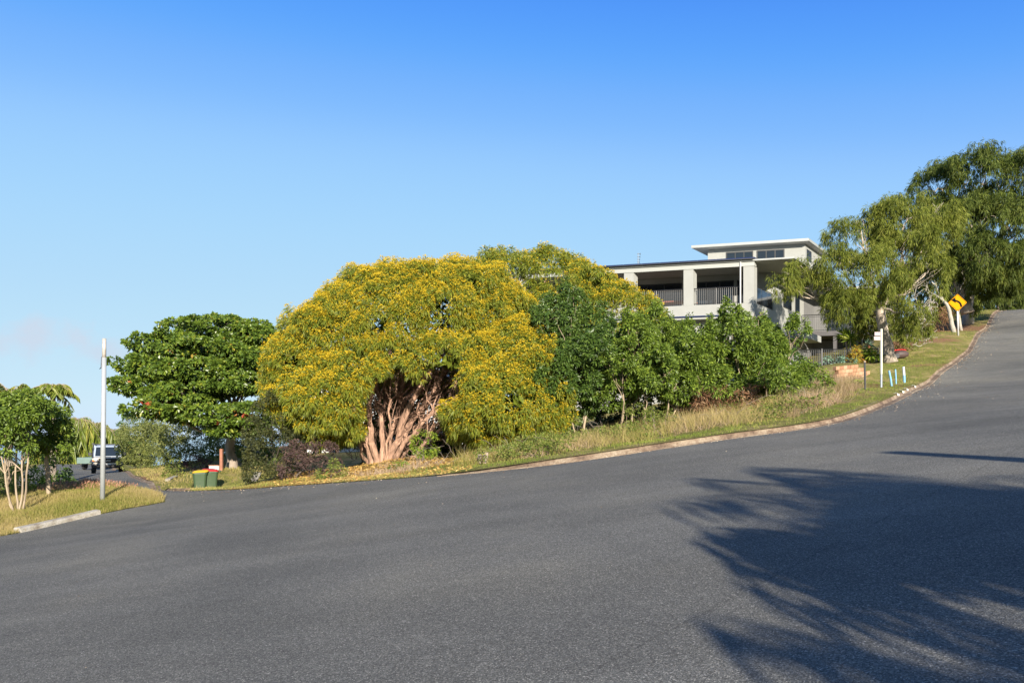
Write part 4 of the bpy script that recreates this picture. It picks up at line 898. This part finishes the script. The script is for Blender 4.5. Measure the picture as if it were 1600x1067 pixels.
railing(dk, (-.1, 8.65), (-4.35, 8.65), 6.85, 7.95); railing(dk, (-4.35, 8.65), (-4.35, 11.55), 6.85, 7.95)
part('stair_slab', [box(-1.3, -.03, 6.2, 8.58, 6.1, 6.5, f=hw)], render)
# the table on the balcony
tb = thing('outdoor_table', hw([(5.6, 1.6, 7.3)])[0], 'long red-brown outdoor table behind the balcony railing', 'table')
wood = pm('red_wood', (.30, .085, .05), .45, .15, 6)
build('table_top', [(*box(4.0, 7.2, 1.2, 2.2, 7.98, 8.04, f=hw), 0, None)], wood, tb)
for s_, t__ in ((4.2, 1.3), (7.0, 1.3), (4.2, 2.1), (7.0, 2.1)): build('leg', [(*tube(hw([(s_, t__, 7.3), (s_, t__, 7.98)]), .04, sides=6), 0, None)], wood, tb)

# ------------------------------------------------------------ the white weatherboard house glimpsed through the trees
c0, c1 = W3(480, 640, 41), W3(740, 640, 41); zb = tz(c0[0]+3, 42)-.6
wh = thing('weatherboard_house', ((c0[0]+c1[0])/2, 43, zb), 'pale weatherboard house just glimpsed through the stems of the big yellow wattle', 'house')
wbm = pm('white_boards', (.66, .68, .68), .7, .05)
bd = [box(c0[0], c1[0], 41.0-.012*(k % 1), 41.02, zb+.18*k, zb+.18*(k+1)-.012) for k in range(int((3.35-zb)/.18))]
bd += [box(c0[0]+.02, c1[0]-.02, 41.03, 47, zb, zb+.18*len(bd))]
build('wall', [(b[0], b[1], 0, None) for b in bd], wbm, wh); zt = zb+.18*len(bd[:-1])
rv = np.array([(c0[0]-.5, 40.4, zt), (c1[0]+.5, 40.4, zt), (c1[0]+.5, 47.6, zt), (c0[0]-.5, 47.6, zt), (c0[0]+2.5, 44, zt+1.3), (c1[0]-2.5, 44, zt+1.3)])
build('roof', [(rv, [(0, 1, 5, 4), (1, 2, 5), (2, 3, 4, 5), (3, 0, 4), (3, 2, 1, 0)], 0, None)], roofm, wh)
for x in (c0[0]+1.2, c0[0]+5, c0[0]+8.6):
    wn = build('window', [(*box(x, x+1.3, 40.95, 40.99, zt-1.7, zt-.6), 0, None)], white_m, wh); build('pane', [(*box(x+.07, x+1.23, 40.938, 40.945, zt-1.63, zt-.67), 0, None)], glass_m, wn)

# ------------------------------------------------------------ fences, posts, signs
f0, f1 = foot(1238, 33.2), foot(1372, 35.2)
fn = thing('pool_fence', (f0+f1)/2, 'black metal railing fence between the house garden and the brick retaining wall', 'fence')
zt0, zt1 = W3(0, 547, f0[1])[2], W3(0, 545, f1[1])[2]
railing(fn, f0[:2], f1[:2], (W3(0, 577, f0[1])[2], W3(0, 569, f1[1])[2]), (zt0, zt1), f=None, gap=.115, name='rails', r=.014)
for q in (0, .33, .66, 1): 
    p = f0*(1-q)+f1*q; build('post', [(*box(p[0]-.03, p[0]+.03, p[1]-.03, p[1]+.03, p[2]-.3, zt0*(1-q)+zt1*q+.05), 0, None)], black_m, fn)
# retaining wall of split blocks
bw = []; p0, p1 = foot(1308, 28.5), foot(1376, 29.6); zbase = W3(0, 603, 28.8)[2]; Lw = np.linalg.norm((p1-p0)[:2]); T = unit((p1-p0)[:2]); O = np.array([-T[1], T[0]])
for row in range(5):
    n_ = [9, 9, 9, 7, 6][row]; x = (row % 2)*.11-.1
    for k in range(n_):
        w_ = .215; zz = zbase+row*.155
        d0 = rng.uniform(-.012, .012); r_ = row*.02
        if x+w_ > Lw: break
        bw.append(box(x+.004, x+w_-.004, -.12+d0+r_, .14, zz, zz+.149, f=lambda V: np.column_stack([p0[0]+T[0]*V[:, 0]+O[0]*V[:, 1], p0[1]+T[1]*V[:, 0]+O[1]*V[:, 1], V[:, 2]+.28*V[:, 0]/Lw])))
        x += w_
rw = build('retaining_wall', [(b[0], b[1], 0, rng.random()) for b in bw], leafm('split_block', [(0, (.28, .14, .08)), (.5, (.40, .22, .125)), (1, (.46, .30, .19))], 0, .9, .2))
tag(rw, 'low curved garden wall of orange split blocks below the black fence', 'wall'); bevel(rw, .012, 1)
for px, pt, pyt, Y, r, nm, mt_, lab, cat in (
        (1352, 1351, 566, 23.2, .035, 'marker_post', pm('dark_post_paint', (.05, .05, .05), .5), 'short dark post with a pale tip standing in front of the brick wall', 'post'),):
    f = foot(px, Y); t = thing(nm, f, lab, cat); top = W3(pt, pyt, Y)
    build('post', [(*tube([f-[0, 0, .2], top], r, r*.9, sides=8), 0, None)], mt_, t); build('cap', [(*tube([top, top+[0, 0, .05]], r*1.1, r*.8, sides=8), 0, None)], bark_pale, t)
f = foot(1377, 25); t = thing('street_post', f, 'tall thin white post with two small weathered plates near its top', 'post'); top = W3(1377, 514, 25)
mid = f*.78+top*.22
build('post', [(*tube([mid, top], .042, .042, sides=8), 0, None)], pm('cream_paint', (.6, .58, .46), .5), t); build('post_foot', [(*tube([f-[0, 0, .2], mid-[0, 0, .001]], .036, sides=8), 0, None)], pm('galvanised', (.42, .46, .5), .4, metal=.4), t)
pl = pm('weathered_plate', (.42, .33, .33), .6, .3, 20)
for dz, w_ in ((-.17, .20), (-.33, .22)): 
    build('plate', [(*box(top[0]-.045-w_, top[0]-.043, top[1]-.02, top[1]-.005, top[2]+dz-.07, top[2]+dz+.06), 0, None)], pl, t)
blue = pm('blue_paint', (.2, .42, .62), .6, .15, 10); bwht = pm('flaking_white_paint', (.6, .66, .7), .7, .2, 25)
for (px, py_, pt, pyt, Y, r, lab) in ((1394, 609, 1389, 579, 25.4, .035, 'leftmost blue survey peg, leaning left by the painted kerb'), (1400.5, 604, 1399, 577, 26.4, .026, 'thinnest blue survey peg, middle one of the three by the painted kerb'), (1413.5, 601, 1411.5, 573, 27, .045, 'thickest blue and white survey peg, nearest the road')):
    f = foot(px, Y); t = thing('marker_peg', f, lab, 'post', 'blue pegs beside the painted kerb'); top = W3(pt, pyt, Y); m_ = f*.55+top*.45
    build('peg', [(*tube([f-[0, 0, .15], m_], r, sides=8), 0, None)], blue, t); build('peg_top', [(*tube([m_, top], r, r*.95, sides=8), 0, None)], bwht if r > .04 else blue, t)
# white pole on the grass island
f = foot(160, 18.5); top = W3(163, 529, 18.5); t = thing('white_pole', f, 'tall bare off-white metal pole standing on the grass island', 'pole'); q1 = f*.12+top*.88
polem = pm('pole_paint', (.40, .42, .42), .4, .08, 6, metal=.2); build('pole', [(*tube([f-[0, 0, .3], q1], .062, .056, sides=16), 0, None)], polem, t, smooth=True)
build('pole_tip', [(*tube([q1, top], .05, .047, sides=14), 0, None)], pm('pole_tip_paint', (.42, .38, .33), .5, .2, 12), t, smooth=True)
build('bracket', [(*tube([q1+[-.06, 0, .02], q1+[-.075, 0, -.26]], .014, sides=6), 0, None), (*tube([q1+[-.075, 0, -.26], q1+[-.11, -.02, -.3]], .012, sides=6), 0, None)], black_m, t)
# curve warning sign
f = foot(1497.5, 42); t = thing('warning_sign', f, 'yellow diamond road sign with a black left-curving arrow on a pale post', 'road sign'); C0 = W3(1496, 473, 42)
build('post', [(*tube([f-[0, 0, .3], C0+[0, .06, .35]], .05, sides=10), 0, None)], pm('sign_post', (.55, .55, .55), .5, .1, metal=.2), t, smooth=True)
wn_ = np.array([-.15, -1, 0]); wn_ /= np.linalg.norm(wn_); ux = np.array([-wn_[1], wn_[0], 0]); ux *= np.sign(ux[0])
def onsign(P2, d0, d1):
    P2 = np.asarray(P2, float); a_ = C0+P2[:, :1]*ux+P2[:, 1:]*np.array([0, 0, 1.]); n_ = len(P2)
    V = np.concatenate([a_+wn_*d1, a_+wn_*d0]); return V, [tuple(range(n_))[::-1], tuple(range(n_, 2*n_))]+[(k, (k+1) % n_, n_+(k+1) % n_, n_+k) for k in range(n_)]
hd = .53; rc = .06
def diamond(h):
    o_ = []
    for k, (cx, cy) in enumerate(((h, 0), (0, h), (-h, 0), (0, -h))):
        for a_ in (-.6, -.3, 0, .3, .6): an_ = k*math.pi/2+a_; o_.append((cx*(1-rc*1.6/h)+rc*math.cos(an_)*1.1, cy*(1-rc*1.6/h)+rc*math.sin(an_)*1.1))
    return o_
sb = build('sign_board', [(*onsign(diamond(hd), 0, .012), 0, None)], pm('sign_yellow', (.62, .27, .006), .9, .04, spec=.05), t)
tt = np.linspace(0, 1, 9); pa = np.array([(.2, -.26), (.2, .06), (-.16, .13)]); cv = np.array([pa[0]*(1-q)**2+2*pa[1]*q*(1-q)+pa[2]*q*q for q in tt]); tg = unit(np.gradient(cv, axis=0)); nn_ = np.stack([-tg[:, 1], tg[:, 0]], 1)
q4 = [(*onsign(np.array([cv[k]-nn_[k]*.055, cv[k+1]-nn_[k+1]*.055, cv[k+1]+nn_[k+1]*.055, cv[k]+nn_[k]*.055]), .0125, .017), 0, None) for k in range(8)]
q4.append((*onsign(np.array([(-.1, -.02), (-.12, .31), (-.36, .16)]), .0125, .017), 0, None)); matte = pm('matte_black', (.01, .01, .01), .95, .1, spec=.02); build('arrow', q4, matte, sb)
do_, di_ = diamond(hd-.035), diamond(hd-.055); n_ = len(do_); V = np.concatenate([onsign(do_, .0125, .015)[0][:n_], onsign(di_, .0125, .015)[0][:n_]])
build('border', [(V, [(k, (k+1) % n_, n_+(k+1) % n_, n_+k) for k in range(n_)], 0, None)], matte, sb)
# stump bollard in the weeds
greyw = pm('weathered_timber', (.36, .28, .23), .9, .3, 14, bmp=.6, bscale=40, stretch=(1, 1, .2))
for px, Y, h, r, lab in ((758.5, 18.1, .27, .075, 'short sawn grey timber post at the verge under the right lobe of the yellow wattle'),):
    f = foot(px, Y); o_ = build('timber_bollard', [(*tube([f-[0, 0, .1], f+[0, 0, h*.5], f+[.01, 0, h]], r, r*.95, sides=9), 0, None), (*tube([f+[-.15, .12, -.1], f+[-.15, .12, h*.8]], r*.7, sides=7), 0, None)], greyw, loc=f); tag(o_, lab, 'post')
# letterbox and post by the almond tree
f = foot(346, 32); t = thing('letterbox', f, 'white letterbox with a brown lid fixed to a tall red-brown timber post behind the bins', 'letterbox'); redw = pm('red_brown_timber', (.30, .13, .08), .8, .2, 8)
build('post', [(*box(f[0]-.06, f[0]+.06, f[1]-.06, f[1]+.06, f[2]-.2, W3(0, 701, 32)[2]), 0, None)], redw, t)
zl = W3(0, 730, 32)[2]; build('box', [(*box(f[0]-.5, f[0]-.062, f[1]-.15, f[1]+.1, zl-.11, zl+.08), 0, None)], white_m, t); build('lid', [(*box(f[0]-.52, f[0]-.063, f[1]-.18, f[1]+.12, zl+.083, zl+.11), 0, None)], redw, t)
build('support', [(*box(f[0]-.14, f[0]-.08, f[1]-.03, f[1]+.03, f[2]-.2, zl-.113), 0, None)], redw, t)
# concrete edgings on the bank, logs
def strip(P, w_, h, mat, name, lab=None, cat=None):
    Q = np.array([foot(px, Y) for px, Y in P]); T_ = unit(np.gradient(Q[:, :2], axis=0)); O_ = np.stack([T_[:, 1], -T_[:, 0]], 1); n_ = len(Q); k = [(-w_/2, -.1), (-w_/2, h), (w_/2, h), (w_/2, -.1)]
    V = np.concatenate([np.column_stack([Q[:, :2]+O_*a_, Q[:, 2]+b_])[:, None] for a_, b_ in k], 1).reshape(-1, 3); Fq = [(i_*4+j, i_*4+j+1, (i_+1)*4+j+1, (i_+1)*4+j) for i_ in range(n_-1) for j in range(3)]+[(0, 1, 2, 3), tuple((n_-1)*4+q for q in range(4))]
    o_ = build(name, [(V, Fq, 0, None)], mat); tag(o_, lab, cat) if lab else tag(o_, kind='structure'); return o_
strip([(262, 31), (275, 32.5), (288, 34.5), (299, 36)], .22, .10, K2, 'path_edging'); strip([(372, 27), (390, 29), (404, 31.5)], .3, .06, K2, 'path_edging'); strip([(272, 26.5), (296, 26), (318, 25.6)], .35, .05, K2, 'path_edging')
for (a_, b_, Ya, Yb, lab) in ((372, 386, 40, 40.6, 'short fallen log on the bank right of the round-leaved tree trunk'), (388, 404, 41, 42, 'longer fallen log higher on the bank beside the shaded olive shrub')):
    p_, q_ = foot(a_, Ya), foot(b_, Yb); o_ = build('fallen_log', [(*tube(curve(p_+[0, 0, .12], q_+[0, 0, .14], (0, 0, 0), .01, 6), .14, .11, sides=8), 0, None)], bark_pale, loc=p_); tag(o_, lab, 'log')
# dark tub with a red bar by the pale trunk
f = foot(1407, 35); t = thing('garden_barrow', f, 'dark tipped garden barrow with a red bar beside the pale weeping tree trunk', 'barrow')
tubm = pm('brown_plastic', (.07, .045, .04), .6, .2); c_ = f+[0, 0, .2]
build('tray', [(*tube([c_+[-.3, 0, -.02], c_+[-.1, 0, .0], c_+[.2, 0, .02], c_+[.36, 0, .01]], 0, rad=[.17, .21, .19, .1], sides=12), 0, None)], tubm, t, smooth=True)
build('handle', [(*tube([c_+[-.33, -.05, .2], c_+[0, -.1, .24], c_+[.25, -.05, .22]], .022, sides=6), 0, None)], pm('red_paint', (.6, .03, .03), .4), t)
build('wheel', [(*tube([c_+[-.28, -.22, -.08], c_+[-.28, -.15, -.08]], .12, sides=14), 0, None)], black_m, t)

# ------------------------------------------------------------ wheelie bins
binm = pm('bin_green', (.045, .08, .036), .45, .12, 5, bmp=.1, bscale=8)
def bin_(px, Y, yaw, lidc, lab, flip=1):
    f = foot(px, Y); t = thing('wheelie_bin', f, lab, 'wheelie bin', 'wheelie bins at the kerb'); c, s = math.cos(yaw), math.sin(yaw)
    def fr(V): V = np.asarray(V, float); return np.column_stack([f[0]+V[:, 0]*c-V[:, 1]*s, f[1]+V[:, 0]*s+V[:, 1]*c, f[2]+V[:, 2]])
    lv = [(.0, .19, .23), (.03, .2, .24), (.6, .245, .28), (.86, .27, .305), (.865, .295, .33), (.93, .295, .33), (.935, .28, .315)]; V = []; n_ = 20
    for z, a_, b_ in lv:
        for k in range(n_):
            th = 2*math.pi*k/n_; cx, cy = math.cos(th), math.sin(th); V.append((a_*np.sign(cx)*abs(cx)**.35, b_*np.sign(cy)*abs(cy)**.35, z))
    Fq = [(i_*n_+k, i_*n_+(k+1) % n_, (i_+1)*n_+(k+1) % n_, (i_+1)*n_+k) for i_ in range(len(lv)-1) for k in range(n_)]+[tuple(range(n_))[::-1], tuple((len(lv)-1)*n_+k for k in range(n_))]
    build('body', [(fr(V), Fq, 0, None)], binm, t, smooth=False)
    V = []; 
    for z, q in ((.937, 1.04), (.965, 1.05), (1.01, .9), (1.03, .5)):
        for k in range(n_):
            th = 2*math.pi*k/n_; cx, cy = math.cos(th), math.sin(th); V.append((.305*q*np.sign(cx)*abs(cx)**.4+.02*flip, .335*q*np.sign(cy)*abs(cy)**.4, z-.03*flip*-cx*q))
    Fq = [(i_*n_+k, i_*n_+(k+1) % n_, (i_+1)*n_+(k+1) % n_, (i_+1)*n_+k) for i_ in range(3) for k in range(n_)]+[tuple(range(n_))[::-1], tuple(3*n_+k for k in range(n_))]
    build('lid', [(fr(V), Fq, 0, None)], lidc, t)
    build('handle', [(*tube(fr([(-.3*flip, -.22, .9), (-.38*flip, -.2, .93), (-.38*flip, .2, .93), (-.3*flip, .22, .9)]), .018, sides=6), 0, None)], binm, t)
    for y in (-.25, .19):
        wl_ = build('wheel', [(*tube(fr([(-.2*flip, y, .1), (-.2*flip, y+.055, .1)]), .10, sides=16), 0, None)], black_m, t); build('hub', [(*tube(fr([(-.2*flip, y-.008, .1), (-.2*flip, y+.063, .1)]), .04, sides=10), 0, None)], pm('hub_grey', (.4, .4, .4)), wl_)
bin_(313, 28.6, .35, pm('lid_yellow', (.55, .33, .02), .4), 'dark green wheelie bin with a yellow lid, left of its red-lidded twin', 1)
bin_(329.5, 28.9, .45, pm('lid_red', (.42, .03, .035), .4), 'dark green wheelie bin with a red lid, nearer the round-leaved tree', -1)

# ------------------------------------------------------------ the parked four-wheel drive
f = foot(168, 51); f[2] = tz(f[0], f[1]); v = thing('parked_utility', f, 'boxy cream and pale blue four-wheel drive with snorkel and bull bar, parked', 'vehicle')
yaw = math.atan2(-.90, .80)+math.pi/2     # heading of local -y
yaw = R(30)
c, s = math.cos(yaw), math.sin(yaw); slope = (tz(f[0]-s*2.5*-1, f[1]+c*2.5)-tz(f[0]+s*2.5*-1, f[1]-c*2.5))/5
def vf(V):
    V = np.asarray(V, float); X_ = V[:, 0]*c-V[:, 1]*s; Y_ = V[:, 0]*s+V[:, 1]*c
    return np.column_stack([f[0]+X_*1.06, f[1]+Y_*1.06, f[2]+V[:, 2]*1.06+V[:, 1]*slope])
cream = pm('cream_car_paint', (.56, .5, .4), .3, .04, spec=.6); skyp = pm('pale_blue_car_paint', (.32, .38, .46), .3, .04, spec=.6); dark = pm('dark_trim', (.02, .02, .022), .5); rub = pm('tyre_rubber', (.022, .022, .022), .85); chrome = pm('headlamp', (.7, .7, .7), .15, metal=.3)
def hexa(x, y0, y1, z0, z1, xt=None, yt0=None, yt1=None):
    xt = x if xt is None else xt; yt0 = y0 if yt0 is None else yt0; yt1 = y1 if yt1 is None else yt1
    return vf([(-x, y0, z0), (x, y0, z0), (x, y1, z0), (-x, y1, z0), (-xt, yt0, z1), (xt, yt0, z1), (xt, yt1, z1), (-xt, yt1, z1)]), np.array(BF)
def vb(name, hs_, mat, parent=v, bv=.03):
    o_ = build(name, [(h[0], h[1], 0, None) for h in hs_], mat, parent)
    if bv: bevel(o_, bv, 2)
    return o_
def bx(x0, x1, y0, y1, z0, z1): return box(x0, x1, y0, y1, z0, z1, f=vf)
body = vb('body', [hexa(.86, -2.35, -.95, .62, 1.12, .80, -2.3, -.95), hexa(.88, -.94, 2.3, .58, 1.12)], cream, bv=.05)
vb('cab', [hexa(.84, -.93, .75, 1.123, 1.86, .72, -.62, .70)], skyp, bv=.06); vb('canopy', [hexa(.86, .78, 2.3, 1.123, 1.9, .80, .78, 2.26)], skyp, bv=.05)
vb('roof_rack', [bx(-.7, .7, -.4+k*.35, -.35+k*.35, 1.93, 1.96) for k in range(7)]+[bx(-.74, -.7, -.5, 2.1, 1.9, 1.97), bx(.7, .74, -.5, 2.1, 1.9, 1.97)], dark, bv=0)
ws = np.array([(-.72, -.928, 1.2), (.72, -.928, 1.2), (.66, -.672, 1.78), (-.66, -.672, 1.78)]); ws2 = ws+[0, -.03, .0]; build('windscreen', [(vf(np.vstack([ws, ws2])), np.array(BF), 0, None)], glass_m, v)
for sx in (-1, 1):
    ws = np.array([(sx*.845, -.55, 1.22), (sx*.845, .3, 1.22), (sx*.762, .3, 1.74), (sx*.762, -.42, 1.74)]); build('side_window', [(vf(np.vstack([ws, ws+[sx*.02, 0, 0]])), np.array(BF), 0, None)], glass_m, v)
    m_ = vb('mirror', [bx(sx*1.02-.09, sx*1.02+.09, -.72, -.64, 1.2, 1.42)], dark, bv=.02); build('mirror_arm', [(*tube(vf([(sx*.86, -.7, 1.3), (sx*.96, -.7, 1.3)]), .015, sides=5), 0, None)], dark, m_)
    hl = build('headlight', [(*tube(vf([(sx*.62, -2.3, .92), (sx*.62, -2.37, .92)]), .10, sides=14), 0, None)], chrome, v)
    vb('indicator', [bx(sx*.8-.05, sx*.8+.05, -2.365, -2.3, .86, .98)], pm('amber_lens', (.7, .2, .02), .3), bv=0)
    vb('fender', [hexa(.01, 0, .01, 0, .01)] if 0 else [bx(sx*.94-.08, sx*.94+.08, -1.95, -.95, .78, .86), bx(sx*.94-.08, sx*.94+.08, 1.0, 1.9, .78, .86)], dark, bv=.02)
    for y in (-1.45, 1.45):
        wl_ = build('wheel', [(*tube(vf([(sx*.93, y, .40), (sx*.90, y, .40), (sx*.70, y, .40), (sx*.67, y, .40)]), 0, rad=[.36, .4, .4, .36], sides=20), 0, None)], rub, v, smooth=False)
        build('rim', [(*tube(vf([(sx*.936, y, .40), (sx*.90, y, .40)]), .2, sides=14), 0, None)], pm('steel_rim', (.3, .3, .3), .4, metal=.5), wl_)
vb('grille', [bx(-.5, .5, -2.36, -2.3, .78, 1.02)]+[bx(-.48, .48, -2.38, -2.362, .8+.05*k, .825+.05*k) for k in range(4)], dark, bv=0)
vb('badge_plate', [bx(-.17, .17, -2.398, -2.39, .89, .95)], white_m, bv=0)
bb = vb('bull_bar', [bx(-.92, .92, -2.62, -2.42, .5, .68)], dark, bv=.03)
hoop = [(-.55, -2.5, .68), (-.55, -2.5, 1.0), (-.48, -2.5, 1.05), (.48, -2.5, 1.05), (.55, -2.5, 1.0), (.55, -2.5, .68)]; build('hoop', [(*tube(vf(hoop), .03, sides=8), 0, None)], dark, bb)
for sx in (-1, 1): build('hoop', [(*tube(vf([(sx*.55, -2.5, .9), (sx*.86, -2.48, .88), (sx*.9, -2.45, .68)]), .028, sides=8), 0, None)], dark, bb)
vb('number_plate', [bx(-.19, .19, -2.635, -2.625, .66, .76)], white_m, bb, 0)
build('snorkel', [(*tube(vf([(-.86, -1.3, 1.1), (-.88, -1.05, 1.15), (-.84, -.78, 1.6), (-.82, -.68, 1.92)]), .045, sides=8), 0, None), (*box(-.9, -.76, -.74, -.62, 1.92, 2.05, f=vf), 0, None)], dark, v)
vb('bonnet_vent', [bx(-.18, .18, -1.7, -1.4, 1.122, 1.16)], dark, bv=.01)
vb('underbody', [bx(-.66, .66, -2.2, 2.2, .42, .6)], dark, bv=0)
f2 = foot(146.5, 59); f2[2] = tz(f2[0], f2[1]); v2 = thing('box_trailer', f2, 'low grey-green trailer mostly hidden behind the parked four-wheel drive', 'trailer')
tm = pm('trailer_green', (.14, .2, .17), .5, .1); vb('tub', [box(-.75, .75, -1.1, 1.1, .55, 1.05, f=lambda V: V+f2)], tm, v2, .02)
for sx in (-1, 1): build('wheel', [(*tube(f2+np.array([(sx*.83, 0, .33), (sx*.68, 0, .33)]), .33, sides=16), 0, None)], rub, v2)
build('drawbar', [(*tube(f2+np.array([(.2, -1.1, .55), (.35, -2.3, .5)]), .04, sides=6), 0, None)], dark, v2)

# ------------------------------------------------------------ palms and added shadow casters behind the camera whose shade falls on the asphalt
rng = np.random.default_rng(21)
def gpt(x, y): return np.array([x, y, tz(x, y)])
b = gpt(6.5, -2.4); cc_ = b+[0, 0, 2.5]
t = thing('round_shadow_caster', b, 'dense round shadow caster added on the near verge, out of the picture', 'tree')  # unseen crown, added to cast the rounded shadow on the asphalt
D = unit(rng.normal(size=(9000, 3))); Pn = cc_+D*np.array([1.5, 1.6, 1.15]); a_ = leaves(Pn, unit(D+rng.normal(size=D.shape)*.9), .16, .09)
Di = unit(rng.normal(size=(3500, 3))); b_ = leaves(cc_+Di*np.array([1.3, 1.4, .95]), rng.normal(size=Di.shape), .3, .2)
build('crown', [(a_[0], a_[1], 0, rng.random(9000)), (b_[0], b_[1], 0, rng.random(3500)*.3)], glossy_leaf, t); build('trunk', [(*tube([b-[0, 0, .1], cc_], .12, .09, sides=8), 0, None)], bark_grey, t)
b = gpt(8.5, -8.2); palm(b, b+[0, 0, 5.4], 16, 3.3, 'feathery palm on the near verge, out of the picture', .9, .8, .05, up=.75, k=46, hang=1.1)
b = gpt(7.9, -8.0); palm(b, b+[0, 0, 5.7], 13, 3.0, 'leaning feathery palm between the other two, out of the picture', .5, .8, .05, up=1.0, k=44, hang=1.1, az=(1.1, 3.0))
b = gpt(4.8, -7.3); palm(b, b+[0, 0, 3.9], 8, 1.6, 'small leaning palm nearest the camera side, out of the picture', .5, .6, .05, up=.9, k=34, hang=1.1)
b = gpt(6.6, -5.6); palm(b, b+[0, 0, 4.0], 13, 2.7, 'smaller feathery palm beside the round shadow caster, out of the picture', .8, .7, .055, up=.7, k=40, hang=1.2)
b = gpt(5.25, -3.5); palm(b, b+[0, 0, 3.5], 34, 1.5, 'bushy short palm added to thicken the shade, left of the round shadow caster, out of the picture', .6, .55, .06, up=.9, k=40, hang=.9)  # extra unseen crown, put in to make the road shadow denser
b = gpt(8.6, -.6); t = thing('slender_shadow_caster', b, 'slender shadow caster added on the near verge, out of the picture', 'tree')  # unseen tapered shape, added to cast the narrow streak across the road
zz = rng.uniform(.8, 4.35, 2600); rr = .04+.16*(4.35-zz)/3.5; an_ = rng.uniform(0, 6.28, 2600); Pq = b+np.column_stack([np.cos(an_)*rr*rng.random(2600), np.sin(an_)*rr*rng.random(2600), zz]); v_ = leaves(Pq, np.column_stack([np.cos(an_), np.sin(an_), np.full(2600, 1.)]), .16, .04)
build('crown', [(v_[0], v_[1], 0, rng.random(2600))], glossy_dark, t); build('trunk', [(*tube([b-[0, 0, .1], b+[0, 0, 4.35]], .05, .01, sides=6), 0, None)], bark_grey, t)
